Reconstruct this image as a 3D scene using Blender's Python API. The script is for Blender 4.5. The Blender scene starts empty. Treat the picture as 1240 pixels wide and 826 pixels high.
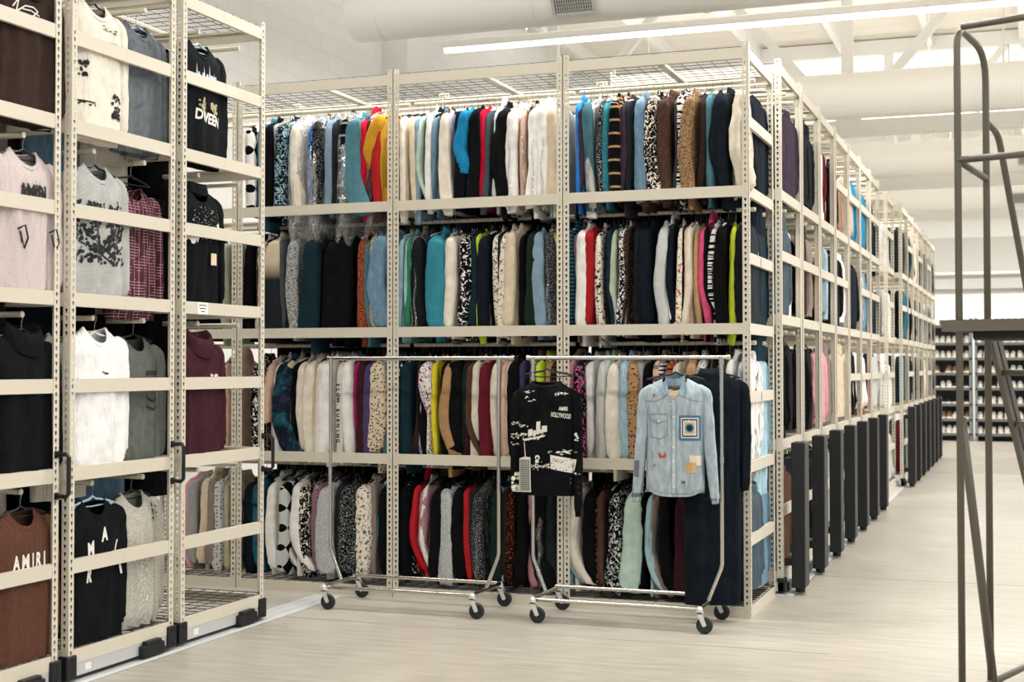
import bpy, bmesh, math, random
from mathutils import Vector, Matrix
from mathutils.bvhtree import BVHTree
R = random.Random(11)
C = bpy.context.scene.collection
pi = math.pi

# ------------------------------------------------------------------ camera model (also used to read positions off the photo's geometry)
F_PX, YAW, PITCH, ROLL = 1703.35, 0.3517, 0.0238, -0.0008
CAM = Vector((1.6518, -8.8616, 1.5882))
SHIFT = 9.2
fw = Vector((-math.sin(YAW)*math.cos(PITCH), math.cos(YAW)*math.cos(PITCH), math.sin(PITCH)))
rt = Vector((math.cos(YAW), math.sin(YAW), 0)); up = rt.cross(fw)
rt, up = rt*math.cos(ROLL)+up*math.sin(ROLL), -rt*math.sin(ROLL)+up*math.cos(ROLL)

def at(u, v, axis, val):
    d = fw*F_PX + rt*(u-620) + up*(413-SHIFT-v)
    return CAM + d*((val-CAM[axis])/d[axis])

# ------------------------------------------------------------------ colours and materials
def lin(h):
    v = [int(h[i:i+2], 16)/255 for i in (0, 2, 4)]
    return tuple(((c/12.92) if c <= .04045 else ((c+.055)/1.055)**2.4) for c in v)+(1,)

COL = {'black':'06080b','charcoal':'22262b','slate':'4a5862','navy':'0f1823','dark teal':'142d37','teal':'2f6a7c','slate teal':'52818f',
 'turquoise':'3a8c9f','bright blue':'2f7fd0','azure':'1a82b4','light blue':'a3c4d4','aqua':'aed0d6','mint':'c2dccc','sage':'b5c0aa','green':'36906a',
 'lime':'cfe340','yellow':'e6d634','mustard':'d8a130','tan':'bf9a72','camel':'b28c64','brown':'594032','dark brown':'30231f','maroon':'3d1a22',
 'burgundy':'671c2a','crimson':'c01434','red':'bb242c','orange':'b5603f','peach':'e6bfa8','pink':'dfa0ac','hot pink':'d9527f','magenta':'ac2a6c',
 'plum':'3f3140','purple':'4c426c','lavender':'c2b9da','mauve':'94727e','white':'f3f1ee','cream':'eee5d6','beige':'dccdb2','grey':'a2a4a4',
 'light grey':'cdd0cf','taupe':'92827a','olive':'626250','denim':'6f90a8','pale denim':'a4bac6','dark grey':'50555a','dark green':'16281f','blue grey':'86a0b4'}
_m = {}
def nt(name):
    m = bpy.data.materials.new(name); m.use_nodes = True
    n = m.node_tree; b = n.nodes['Principled BSDF']
    return m, n, b
def N(n, t, **kw):
    x = n.nodes.new(t)
    for k, v in kw.items():
        if k in x.inputs: x.inputs[k].default_value = v
        else: setattr(x, k, v)
    return x
def ramp(n, fac, stops, const=False):
    r = n.nodes.new('ShaderNodeValToRGB')
    if const: r.color_ramp.interpolation = 'CONSTANT'
    e = r.color_ramp.elements
    while len(e) < len(stops): e.new(.5)
    for i, (p, c) in enumerate(stops): e[i].position = p; e[i].color = c
    n.links.new(fac, r.inputs[0]); return r.outputs[0]
def mixc(n, f, a, b, mode='MIX'):
    x = n.nodes.new('ShaderNodeMix'); x.data_type = 'RGBA'; x.blend_type = mode
    for s, v in ((0, f), (6, a), (7, b)):
        if hasattr(v, 'is_output'): n.links.new(v, x.inputs[s])
        else: x.inputs[s].default_value = v
    return x.outputs[2]
def coords(n, scale=(1, 1, 1), rot=(0, 0, 0), loc=(0, 0, 0)):
    tc = n.nodes.new('ShaderNodeTexCoord'); mp = n.nodes.new('ShaderNodeMapping')
    mp.inputs['Scale'].default_value = scale; mp.inputs['Rotation'].default_value = rot; mp.inputs['Location'].default_value = loc
    n.links.new(tc.outputs['Object'], mp.inputs[0]); return mp.outputs[0]
def noise(n, vec, s, d=2, dist=0):
    x = N(n, 'ShaderNodeTexNoise', Scale=s, Detail=d, Distortion=dist); n.links.new(vec, x.inputs['Vector']); return x.outputs['Fac']
def bump(n, b, h, strength, dist=.01):
    x = N(n, 'ShaderNodeBump', Strength=strength, Distance=dist); n.links.new(h, x.inputs['Height']); n.links.new(x.outputs[0], b.inputs['Normal'])

def plain(name, hexc, rough=.5, metal=0, spec=None):
    if name in _m: return _m[name]
    m, n, b = nt(name); b.inputs['Base Color'].default_value = lin(hexc); b.inputs['Roughness'].default_value = rough; b.inputs['Metallic'].default_value = metal
    if spec is not None: b.inputs['Specular IOR Level'].default_value = spec
    _m[name] = m; return m

def cloth(c, pat='plain', c2=None, c3=None):
    key = ('cloth', c, pat, c2, c3)
    if key in _m: return _m[key]
    a = lin(COL.get(c, c)); m, n, b = nt('%s %s cloth' % (c, pat)); b.inputs['Roughness'].default_value = .88; b.inputs['Specular IOR Level'].default_value = .12
    bb = lin(COL.get(c2, c2)) if c2 else None; cc = lin(COL.get(c3, c3)) if c3 else None
    v = coords(n)
    sh = (R.random()*9, R.random()*9, R.random()*9)
    vs = coords(n, loc=sh)
    out = None; hstr = .25
    if pat == 'splat':
        out = ramp(n, noise(n, vs, 48, 3, .8), [(0, a), (.56, bb)], True)
    elif pat == 'floral':
        f = mixc(n, ramp(n, noise(n, coords(n, (1, 1, 1), (0, 0, 0), (sh[1], sh[2], sh[0])), 40, 2, 2), [(0, (0, 0, 0, 1)), (.52, (1, 1, 1, 1))], True), bb, cc or bb)
        out = mixc(n, ramp(n, noise(n, vs, 30, 3, 2.2), [(0, (0, 0, 0, 1)), (.54, (1, 1, 1, 1))], True), a, f)
    elif pat == 'leopard':
        x = N(n, 'ShaderNodeTexVoronoi', Scale=55.); n.links.new(vs, x.inputs['Vector'])
        out = ramp(n, x.outputs['Distance'], [(0, bb), (.33, bb), (.36, a)], False)
    elif pat == 'dots':
        x = N(n, 'ShaderNodeTexVoronoi', Scale=38.); x.inputs['Randomness'].default_value = .5; n.links.new(vs, x.inputs['Vector'])
        out = ramp(n, x.outputs['Distance'], [(0, bb), (.26, a)], True)
    elif pat == 'speckle':
        out = ramp(n, noise(n, vs, 170, 1), [(0, a), (.62, bb)], True)
    elif pat == 'tweed':
        out = ramp(n, noise(n, coords(n, (90, 90, 170), (0.25, 0, 0), sh), 1, 2, .5), [(.36, a), (.6, bb)])
    elif pat == 'tiedye':
        out = ramp(n, noise(n, vs, 7, 3, 1.2), [(.3, a), (.5, bb), (.7, cc or a)])
    elif pat == 'ombre':
        sx = N(n, 'ShaderNodeSeparateXYZ'); n.links.new(v, sx.inputs[0]); mr = N(n, 'ShaderNodeMapRange'); mr.inputs[1].default_value = -.1; mr.inputs[2].default_value = -.6
        n.links.new(sx.outputs[2], mr.inputs[0]); out = ramp(n, mr.outputs[0], [(.2, a), (.45, bb), (.6, bb)])
    elif pat in ('stripes', 'plaid', 'bars', 'bands', 'grid'):
        sx = N(n, 'ShaderNodeSeparateXYZ'); n.links.new(v, sx.inputs[0])
        def band(o, s, w):
            q = N(n, 'ShaderNodeMath', operation='MULTIPLY'); n.links.new(sx.outputs[o], q.inputs[0]); q.inputs[1].default_value = s
            fr = N(n, 'ShaderNodeMath', operation='FRACT'); n.links.new(q.outputs[0], fr.inputs[0])
            return ramp(n, fr.outputs[0], [(0, (1, 1, 1, 1)), (w, (0, 0, 0, 1))], True)
        if pat == 'stripes': out = mixc(n, band(2, 38, .4), a, bb)
        elif pat == 'bands':
            o1 = mixc(n, band(2, 11.3, .16), a, bb); out = mixc(n, band(1, 16.7, .15), o1, cc or bb)
        elif pat == 'grid':
            msk = ramp(n, noise(n, coords(n, (1, 14, 14), (0, 0, 0), sh), 1.0, 1), [(0, (0, 0, 0, 1)), (.47, (1, 1, 1, 1))], True)
            o1 = mixc(n, band(2, 62, .22), a, bb); o1 = mixc(n, msk, a, o1); out = mixc(n, band(1, 27, .09), o1, bb)
        elif pat == 'bars':
            o1 = mixc(n, band(2, 21, .12), a, bb); out = mixc(n, ramp(n, noise(n, coords(n, (3, 30, 50), (0, 0, 0), sh), 1.2, 1), [(0, (0, 0, 0, 1)), (.52, (1, 1, 1, 1))], True), o1, bb)
        else:
            o1 = mixc(n, band(2, 12, .4), a, bb); o2 = mixc(n, band(1, 12, .35), o1, cc or bb); out = mixc(n, .5, o1, o2)
    elif pat == 'argyle':
        k = N(n, 'ShaderNodeTexChecker', Scale=1.); k.inputs[1].default_value = a; k.inputs[2].default_value = bb
        n.links.new(coords(n, (1, 14, 10), (pi/4, 0, 0), (.5, 0, 0)), k.inputs[0]); out = k.outputs[0]
    elif pat == 'denim':
        f = noise(n, coords(n, (1, 1, .35), (0, 0, 0), sh), 40, 4); d = tuple(min(1, q*1.2+.02) for q in a[:3])+(1,); e = tuple(q*.82 for q in a[:3])+(1,)
        out = ramp(n, f, [(.3, e), (.5, a), (.72, d)]); hstr = .14
    elif pat == 'knit':
        hstr = .9
    elif pat == 'quilt':
        hstr = .7
    if out is None:
        f = noise(n, vs, 14, 3); e = tuple(q*.88 for q in a[:3])+(1,); d = tuple(min(1, q*1.1+.003) for q in a[:3])+(1,)
        out = ramp(n, f, [(.3, e), (.7, d)])
    n.links.new(out, b.inputs['Base Color'])
    if pat == 'knit':
        w = N(n, 'ShaderNodeTexWave', Scale=60., Distortion=1.5); w.bands_direction = 'Z'; n.links.new(v, w.inputs['Vector']); bump(n, b, w.outputs['Fac'], .6, .006)
    else:
        bump(n, b, noise(n, coords(n, (1, 1, .22), (.2, 0, 0), sh), 34, 4, .8), min(1, hstr*2.6), .022)
    if pat == 'leather': b.inputs['Roughness'].default_value = .35; b.inputs['Specular IOR Level'].default_value = .5
    _m[key] = m; return m

def film():
    if 'film' in _m: return _m['film']
    m, n, b = nt('clear plastic film'); n.nodes.remove(b)
    o = n.nodes['Material Output']; t = N(n, 'ShaderNodeBsdfTransparent'); g = N(n, 'ShaderNodeBsdfGlossy', Roughness=.16); d = N(n, 'ShaderNodeBsdfTranslucent')
    g.inputs[0].default_value = (.9, .9, .9, 1); d.inputs[0].default_value = (.8, .8, .8, 1); t.inputs[0].default_value = (.97, .97, .97, 1)
    v = coords(n, (1, 1, .45)); h = noise(n, v, 24, 4, 1.6); bp = N(n, 'ShaderNodeBump', Strength=1., Distance=.05); n.links.new(h, bp.inputs['Height'])
    for q in (g, d): n.links.new(bp.outputs[0], q.inputs['Normal'])
    m1 = N(n, 'ShaderNodeMixShader', Fac=.2); n.links.new(t.outputs[0], m1.inputs[1]); n.links.new(d.outputs[0], m1.inputs[2])
    fr = N(n, 'ShaderNodeLayerWeight', Blend=.35); n.links.new(bp.outputs[0], fr.inputs['Normal'])
    mr = N(n, 'ShaderNodeMapRange'); n.links.new(fr.outputs['Fresnel'], mr.inputs[0]); mr.inputs[3].default_value = .08; mr.inputs[4].default_value = .55
    m2 = N(n, 'ShaderNodeMixShader'); n.links.new(mr.outputs[0], m2.inputs[0]); n.links.new(m1.outputs[0], m2.inputs[1]); n.links.new(g.outputs[0], m2.inputs[2])
    n.links.new(m2.outputs[0], o.inputs[0]); _m['film'] = m; return m

STEEL = plain('cream painted steel', 'd6cfbf', .42)
WIRE = plain('dark galvanised wire', '3c3f3e', .45, .4)
ROD = plain('cream rod', 'e4dcc6', .4)
BLK = plain('black plastic', '0c0f13', .5)
ALU = plain('brushed aluminium', 'cfd2d4', .42, .3)
CHROME = plain('chrome', 'c9c6bf', .18, 1)
RUB = plain('black rubber', '171a1d', .6)
ZINC = plain('zinc plate', 'dcdcd8', .35, .4)
HBLACK = plain('black hanger plastic', '15181c', .35)
HWHITE = plain('white hanger plastic', 'f0efec', .35)
HBLUE = plain('pale blue hanger plastic', 'a9c6d2', .25)
HOOK = plain('steel hook', '8d8d8a', .3, .9)
TUBE = plain('grey brown lacquered tube', '625d52', .4, .15)
TAG = plain('white paper tag', 'f2f0ea', .8)
WPRINT = plain('white ink', 'e9e6de', .8)
KPRINT = plain('black ink', '15181c', .8)

# ------------------------------------------------------------------ mesh helpers
class MB:
    def __init__(s): s.v = []; s.f = []; s.mi = []
    def add(s, vs, fs, mi=0):
        o = len(s.v); s.v += [tuple(q) for q in vs]; s.f += [tuple(i+o for i in q) for q in fs]; s.mi += [mi]*len(fs)
    def box(s, x0, y0, z0, x1, y1, z1, mi=0, bev=0):
        if bev:
            # chamfer the vertical-plane outline
            b = bev
            ring = [(x0+b, y0), (x1-b, y0), (x1, y0+b), (x1, y1-b), (x1-b, y1), (x0+b, y1), (x0, y1-b), (x0, y0+b)]
            inn = [(min(max(x, x0+b), x1-b), min(max(y, y0+b), y1-b)) for x, y in ring]
            vs = [(x, y, z0) for x, y in inn]+[(x, y, z0+b) for x, y in ring]+[(x, y, z1-b) for x, y in ring]+[(x, y, z1) for x, y in inn]
            fs = [tuple(range(7, -1, -1)), tuple(range(24, 32))]
            for r in range(3):
                for i in range(8): fs.append((r*8+i, r*8+(i+1) % 8, (r+1)*8+(i+1) % 8, (r+1)*8+i))
            s.add(vs, fs, mi); return
        s.add([(x0, y0, z0), (x1, y0, z0), (x1, y1, z0), (x0, y1, z0), (x0, y0, z1), (x1, y0, z1), (x1, y1, z1), (x0, y1, z1)],
              [(3, 2, 1, 0), (4, 5, 6, 7), (0, 1, 5, 4), (1, 2, 6, 5), (2, 3, 7, 6), (3, 0, 4, 7)], mi)
    def tube(s, pts, r, k=8, mi=0, cap=True):
        P = [Vector(p) for p in pts]; rs = r if isinstance(r, (list, tuple)) else [r]*len(P)
        rings = []; ref = None
        for i, p in enumerate(P):
            t = (P[min(i+1, len(P)-1)]-P[max(i-1, 0)])
            t = t.normalized() if t.length > 1e-9 else Vector((0, 0, 1))
            if ref is None: ref = Vector((0, 0, 1)) if abs(t.z) < .9 else Vector((1, 0, 0))
            a = (ref - t*ref.dot(t))
            a = a.normalized() if a.length > 1e-6 else t.orthogonal().normalized()
            b = t.cross(a); ref = a
            rings.append([p+(a*math.cos(2*pi*j/k)+b*math.sin(2*pi*j/k))*rs[i] for j in range(k)])
        s.loft(rings, mi, cap, cap)
    def loft(s, rings, mi=0, cap0=True, cap1=True):
        k = len(rings[0]); vs = [q for r in rings for q in r]; fs = []
        for i in range(len(rings)-1):
            for j in range(k): fs.append((i*k+j, i*k+(j+1) % k, (i+1)*k+(j+1) % k, (i+1)*k+j))
        if cap0: fs.append(tuple(range(k-1, -1, -1)))
        if cap1: fs.append(tuple((len(rings)-1)*k+j for j in range(k)))
        s.add(vs, fs, mi)
    def cyl(s, c, axis, r, h, k=20, mi=0, bev=.0):
        c = Vector(c); ax = [Vector((1, 0, 0)), Vector((0, 1, 0)), Vector((0, 0, 1))][axis] if isinstance(axis, int) else Vector(axis).normalized()
        prof = [(-h/2, r-bev), (-h/2+bev, r), (h/2-bev, r), (h/2, r-bev)] if bev else [(-h/2, r), (h/2, r)]
        a = ax.orthogonal().normalized(); b = ax.cross(a)
        s.loft([[c+ax*d+(a*math.cos(2*pi*j/k)+b*math.sin(2*pi*j/k))*q for j in range(k)] for d, q in prof], mi)
    def mesh(s, name, mats, smooth=False):
        me = bpy.data.meshes.new(name); me.from_pydata(s.v, [], s.f); me.update()
        for m in (mats if isinstance(mats, (list, tuple)) else [mats]): me.materials.append(m)
        if any(s.mi): me.polygons.foreach_set('material_index', s.mi)
        if smooth:
            me.polygons.foreach_set('use_smooth', [True]*len(s.f))
            if smooth == 'auto' : me.set_sharp_from_angle(angle=.7)
        return me
    def obj(s, name, mats, parent=None, smooth=False, loc=None):
        return link(name, s.mesh(name, mats, smooth), parent, loc)
def link(name, me, parent=None, loc=None, rz=0):
    o = bpy.data.objects.new(name, me); C.objects.link(o)
    if parent: o.parent = parent
    if loc is not None: o.location = loc
    if rz: o.rotation_euler.z = rz
    return o
def tag(o, label, cat, group=None, kind=None):
    if label: o['label'] = label
    if cat: o['category'] = cat
    if group: o['group'] = group
    if kind: o['kind'] = kind
    return o
def empty(name, loc, label, cat, group=None, rz=0):
    o = bpy.data.objects.new(name, None); C.objects.link(o); o.location = loc; o.rotation_euler.z = rz; o.empty_display_size = .1
    return tag(o, label, cat, group)
def struct(o): o['kind'] = 'structure'; return o

# ================================================================== SETTING
def build_room():
    m, n, b = nt('polished concrete'); v = coords(n); f = noise(n, v, .9, 6, .3); f2 = noise(n, coords(n, (1, 6, 1)), 3, 5)
    c = ramp(n, f, [(.3, lin('9b958a')), (.55, lin('a59f95')), (.75, lin('b0aba1'))]); c = mixc(n, .35, c, ramp(n, f2, [(.35, lin('9b9589')), (.65, lin('c8c3b9'))]))
    x = N(n, 'ShaderNodeTexVoronoi', Scale=1.1); n.links.new(v, x.inputs['Vector'])
    c = mixc(n, ramp(n, noise(n, v, 55, 2), [(.0, (0, 0, 0, 1)), (.74, (0, 0, 0, 1)), (.8, (.5, .5, .5, 1))]), c, lin('a89c88'))
    n.links.new(c, b.inputs['Base Color']); b.inputs['Specular IOR Level'].default_value = .35
    n.links.new(ramp(n, f, [(.3, (.3, .3, .3, 1)), (.7, (.42, .42, .42, 1))]), b.inputs['Roughness'])
    g = MB(); g.box(-12, -16, -.1, 14, 27, 0); struct(g.obj('floor', m))
    j = plain('joint sealant', '8f8674', .8)
    for i, y in enumerate((-3.55, 2.0, 7.6, 13.2)):
        q = MB(); q.box(.15, y, -.002, 12, y+.006, .0012); struct(q.obj('trim_%d' % (i+1), j))
    q = MB(); q.box(-2.8, -.93, -.002, 0.6, -.924, .0012); struct(q.obj('trim_5', j))
    # painted brick
    m, n, b = nt('white painted brick'); br = N(n, 'ShaderNodeTexBrick', Scale=1.); 
    br.inputs['Brick Width'].default_value = .4; br.inputs['Row Height'].default_value = .2; br.inputs['Mortar Size'].default_value = .012
    br.inputs[1].default_value = lin('f7f7f6'); br.inputs[2].default_value = lin('f4f4f3'); br.inputs[3].default_value = lin('f0f0ef')
    tc = N(n, 'ShaderNodeTexCoord'); mp = N(n, 'ShaderNodeMapping'); mp.inputs['Rotation'].default_value = (pi/2, 0, pi/2)
    sx = N(n, 'ShaderNodeSeparateXYZ'); cx = N(n, 'ShaderNodeCombineXYZ'); n.links.new(tc.outputs['Object'], sx.inputs[0]); n.links.new(sx.outputs[1], cx.inputs[0]); n.links.new(sx.outputs[2], cx.inputs[1])
    n.links.new(cx.outputs[0], br.inputs[0]); n.links.new(br.outputs[0], b.inputs['Base Color']); bump(n, b, br.outputs['Fac'], -.1, .01); b.inputs['Roughness'].default_value = .6
    g = MB(); g.box(-6.1, -16, 0, -5.9, 26, 7); struct(g.obj('wall_left', m))
    # pilaster
    g = MB(); g.box(-5.9, 7.0, 0, -5.55, 7.8, 7); struct(g.obj('trim_6', plain('white paint', 'f1f1ef', .6)))
    W = plain('white paint', 'f1f1ef', .6)
    g = MB(); g.box(-6, 25.8, 0, 14, 26, 8); struct(g.obj('wall_back', W))
    g = MB(); g.box(-6, 25.6, 3.4, 14, 25.8, 4.6); struct(g.obj('trim_7', plain('pale grey paint', 'c9c8c3', .6)))
    g = MB(); g.tube([(-6, 25.45, 3.75), (14, 25.45, 3.75)], .04); struct(g.obj('trim_8', W, smooth=True))
    m, n, b = nt('timber roof deck'); v = coords(n, (.25, 1, 1)); f = noise(n, v, 6, 4)
    sx = N(n, 'ShaderNodeSeparateXYZ'); n.links.new(coords(n), sx.inputs[0]); q = N(n, 'ShaderNodeMath', operation='MULTIPLY'); n.links.new(sx.outputs[1], q.inputs[0]); q.inputs[1].default_value = 5
    fr = N(n, 'ShaderNodeMath', operation='FRACT'); n.links.new(q.outputs[0], fr.inputs[0])
    c = mixc(n, ramp(n, fr.outputs[0], [(0, (.5, .5, .5, 1)), (.06, (0, 0, 0, 1))], True), ramp(n, f, [(.3, lin('ece5d8')), (.7, lin('f5f0e6'))]), lin('d8cdbb'))
    n.links.new(c, b.inputs['Base Color']); b.inputs['Roughness'].default_value = .7
    g = MB(); g.box(-6, -16, 7.0, 14, 26, 7.15); struct(g.obj('ceiling', m))
    # trusses and rafters
    wt = plain('white painted timber', 'efeeea', .55)
    k = 0
    for y in (9.3, 15.0, 20.7):
        t = empty('roof_truss', (4, y, 4.6), {9.3: 'white timber roof truss with a square post and diagonals, first beyond the tall racks', 15.0: 'white timber roof truss between the second and third ceiling ducts', 20.7: 'white timber roof truss deepest under the roof near the end wall'}[y], 'truss')
        g = MB(); g.box(-9.9, -.09, -.1, 9.9, .09, .1); g.obj('bottom_chord', wt, t)
        g = MB(); g.box(-9.9, -.09, 2.15, 9.9, .09, 2.38); g.obj('top_chord', wt, t)
        for i, x in enumerate([q-4 for q in (-4.4, -.47, 3.45, 7.4, 11.3)]):
            g = MB(); g.box(x-.07, -.06, .1, x+.07, .06, 2.15); g.obj('post', wt, t)
            for s in (-1, 1):
                g = MB(); d = Vector((s*1.75, 0, 2.05)); nrm = Vector((-d.z, 0, d.x)).normalized()*.055
                a = Vector((x+s*.07, 0, .1)); e = a+d
                if abs(e.x) > 9.8: continue
                vs = [a-nrm, a+nrm, e+nrm, e-nrm]
                g.add([(p.x, yy, p.z) for yy in (-.05, .05) for p in vs], [(0, 1, 2, 3), (7, 6, 5, 4), (0, 4, 5, 1), (1, 5, 6, 2), (2, 6, 7, 3), (3, 7, 4, 0)]); g.obj('diagonal', wt, t)
        g = MB(); g.tube([(-2.6, 0, .1), (-2.6, 0, 2.15)], .012); g.obj('tie_rod', wt, t, True)
    for i in range(14):
        x = -5.4+i*1.4; g = MB(); g.box(x-.045, -6, 6.8, x+.045, 25.8, 7.0); o = struct(g.obj('trim_%d' % (20+i), wt))

LUP, LDN = .42, .95
def glow(x, y, z, half, e):
    # the bare tubes of a strip light shine both down and up
    for up_, f in ((0, LDN), (1, LUP)):
        ld = bpy.data.lights.new('strip_glow', 'AREA'); ld.shape = 'RECTANGLE'; ld.size = half*2; ld.size_y = .3; ld.energy = e*f; ld.color = (1, .975, .935)
        lo = bpy.data.objects.new('strip_glow', ld); C.objects.link(lo); lo.location = (x, y, z+(.16 if up_ else -.08))
        if up_: lo.rotation_euler.x = pi
def build_ducts():
    dm = plain('white spiral duct', 'eceae5', .45); vm = plain('grey vent grille', 'b5b4b0', .5); dk = plain('vent shadow gap', '55554f', .8)
    lab = ['big white round ceiling duct with a capped end over the brick wall side', 'white round ceiling duct behind the corner of the tall racks, grille beside the ladder', 'third white round ceiling duct down the hall', 'fourth white round ceiling duct down the hall, low over the far racks']
    for i, (y, x0, vx, zb) in enumerate(((2.8, -4.2, -1.98, 4.59), (8.5, -5.2, 2.12, 4.59), (14.2, -5.2, 1.72, 4.59), (19.9, -5.2, 1.5, 4.62))):
        r = .28; zc = zb+r
        t = empty('ceiling_duct', (x0, y, zb), lab[i], 'duct', 'round ceiling ducts')
        g = MB(); kk = 40; rings = []
        prof = [(0, .0), (.0, r*.8), (.02, r*.93), (.06, r)]
        x = .3; prof += [(.3, r), (.3, r+.008), (.34, r+.008), (.34, r)]
        while x+1.5 < 13: 
            x += 1.5; prof += [(x, r), (x, r+.008), (x+.04, r+.008), (x+.04, r)]
        prof.append((18, r))
        for d, q in prof: rings.append([(d, math.cos(2*pi*j/kk)*q, r+math.sin(2*pi*j/kk)*q) for j in range(kk)])
        g.loft(rings); g.obj('duct_tube', dm, t, 'auto')
        # vent on lower front
        ang = -math.radians(34 if i == 0 else 20)
        g = MB(); w, h = .36, .19
        g.box(-w/2, -.015, -h/2, w/2, -.005, h/2, 1)
        for s in (-1, 1):
            g.box(-w/2, -.03, s*h/2-.012, w/2, 0, s*h/2+.012); g.box(s*w/2-.012, -.03, -h/2, s*w/2+.012, 0, h/2)
        for j in range(17):
            xx = -w/2+w*(j+.5)/17; g.box(xx-.004, -.028, -h/2, xx+.004, -.01, h/2)
        for j in range(1, 6):
            zz = -h/2+h*j/6; g.box(-w/2, -.022, zz-.003, w/2, -.012, zz+.003)
        o = g.obj('vent_grille', [vm, dk], t); o.location = (vx-x0, -r*math.cos(ang)-.004, r+r*math.sin(ang)); o.rotation_euler.x = -ang
    # strip lights
    em = bpy.data.materials.new('fluorescent tube'); em.use_nodes = True; b = em.node_tree.nodes['Principled BSDF']; b.inputs['Emission Color'].default_value = (1, .97, .9, 1); b.inputs['Emission Strength'].default_value = 3.
    wp = plain('white fixture enamel', 'f2f1ee', .4)
    ll = ['long white fluorescent strip light between the first and second ducts', 'long fluorescent strip light between the second and third ducts', 'fluorescent strip light hung between the third and last ducts', 'fluorescent strip light past the last duct by the end wall']
    for i, (y, x0, z) in enumerate(((5.65, at(536, 64, 1, 5.65).x, 5.13), (11.35, -4.6, 5.04), (17.05, -4.6, 5.06), (22.6, -4.6, 5.06))):
        t = empty('ceiling_strip_light', (x0, y, z), ll[i].replace('nearest', 'beside'), 'ceiling light', 'fluorescent strip lights'); t['kind'] = 'thing'
        L = 15
        g = MB(); g.box(0, -.07, .03, L, .07, .11, 0, .012); g.obj('light_housing', wp, t)
        g = MB(); g.tube([(0.03, 0, .012), (L-.03, 0, .012)], .03, 10); g.obj('light_tube', em, t, True)
        for x in (1, 5, 9, 13):
            g = MB(); g.tube([(x, 0, .1), (x, 0, 1.86)], .006, 6); g.obj('suspension_wire', wp, t)
        glow(x0+7, y, z+.012, 6.5, 330)
    for y in (-.05, -5.75):  # unseen strips added in line with the others to brighten wall and racks
        t = empty('ceiling_strip_light', (-4.6, y, 5.13), 'unseen fluorescent strip light added above the floor in front of the %s' % ('rolling racks' if y > -3 else 'mobile shelves'), 'ceiling light', 'fluorescent strip lights'); t['kind'] = 'thing'
        g = MB(); g.box(0, -.07, .03, 15, .07, .11, 0, .012); g.obj('light_housing', wp, t)
        g = MB(); g.tube([(0.03, 0, .012), (14.97, 0, .012)], .03, 10); g.obj('light_tube', em, t, True)
        for x in (1, 5, 9, 13):
            g = MB(); g.tube([(x, 0, .1), (x, 0, 1.86)], .006, 6); g.obj('suspension_wire', wp, t)
        glow(2.9, y, 5.142, 7.4, 430 if y > -3 else 330)

# ================================================================== SHELVING
def post_mesh(sx, sy, H):
    """slotted angle post; outer corner at origin, flanges run towards sx*x and sy*y"""
    Wf, th, p = .043, .0022, .0381
    us = [0, .0165, .0195, .0275, .0305, Wf]
    n = int(H/p); g = MB()
    zc = [0]
    cells = []
    for i in range(n):
        z = i*p
        for a, b_, kind in ((z, z+.009, 0), (z+.009, z+.018, 1), (z+.018, z+.030, 2), (z+.030, z+p, 0)): cells.append((a, b_, kind))
    if n*p < H-1e-4: cells.append((n*p, H, 0))
    for fl in (0, 1):
        idx = {}; vs = []; fs = []
        def V(u, z, l):
            k = (round(u, 5), round(z, 5), l)
            if k not in idx:
                idx[k] = len(vs)
                if fl == 0: vs.append((sx*u, sy*th*l, z))
                else: vs.append((sx*th*l, sy*u, z))
            return idx[k]
        flip = (sx*sy > 0) == (fl == 1)
        edges = {}
        for a, b_, kind in cells:
            hole = () if kind == 0 else ((2,) if kind == 1 else (1, 2, 3))
            for c in range(5):
                if c in hole: continue
                q = [(us[c], a), (us[c+1], a), (us[c+1], b_), (us[c], b_)]
                f0 = [V(u, z, 0) for u, z in q]; f1 = [V(u, z, 1) for u, z in q]
                fs.append(tuple(f0 if not flip else f0[::-1])); fs.append(tuple(f1[::-1] if not flip else f1))
                for i in range(4):
                    e = (q[i], q[(i+1) % 4]); k = tuple(sorted((tuple(round(x, 5) for x in e[0]), tuple(round(x, 5) for x in e[1]))))
                    edges[k] = edges.get(k, 0)+1
        for (a, b_), cnt in edges.items():
            if cnt == 1: fs.append((V(*a, 0), V(*b_, 0), V(*b_, 1), V(*a, 1)))
        g.add(vs, fs)
    return g.mesh('upright', STEEL)
_pm = {}
def post(sx, sy, H):
    k = (sx, sy, H)
    if k not in _pm: _pm[k] = post_mesh(*k)
    return _pm[k]
_bm = {}
def beam_mesh(L, ax, out, thin=False):
    """beam of length L along axis ax (0=x,1=y); outer face at 0, body towards -out; bottom at 0; a C-profile with lips and rivet heads"""
    k = (round(L, 3), ax, out)
    if k in _bm: return _bm[k]
    h = .07; g = MB(); t = .0025
    prof = [(0, 0), (0, h), (.03, h), (.03, h-.012), (.0275, h-.012), (.0275, h-t), (t, h-t), (t, t), (.022, t), (.022, 0)]
    rings = []
    for e in (0, L):
        r = []
        for d, z in prof:
            q = -out*d
            r.append((e, q, z) if ax == 0 else (q, e, z))
        rings.append(r)
    g.loft(rings)
    # little rivet dots at mid-span
    for dz in (.018, .052):
        c = L/2
        if ax == 0: g.cyl((c, out*.0008, dz), 1, .004, .002, 8)
        else: g.cyl((out*.0008, c, dz), 0, .004, .002, 8)
    _bm[k] = g.mesh('beam', STEEL); return _bm[k]
_dm = {}
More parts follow.
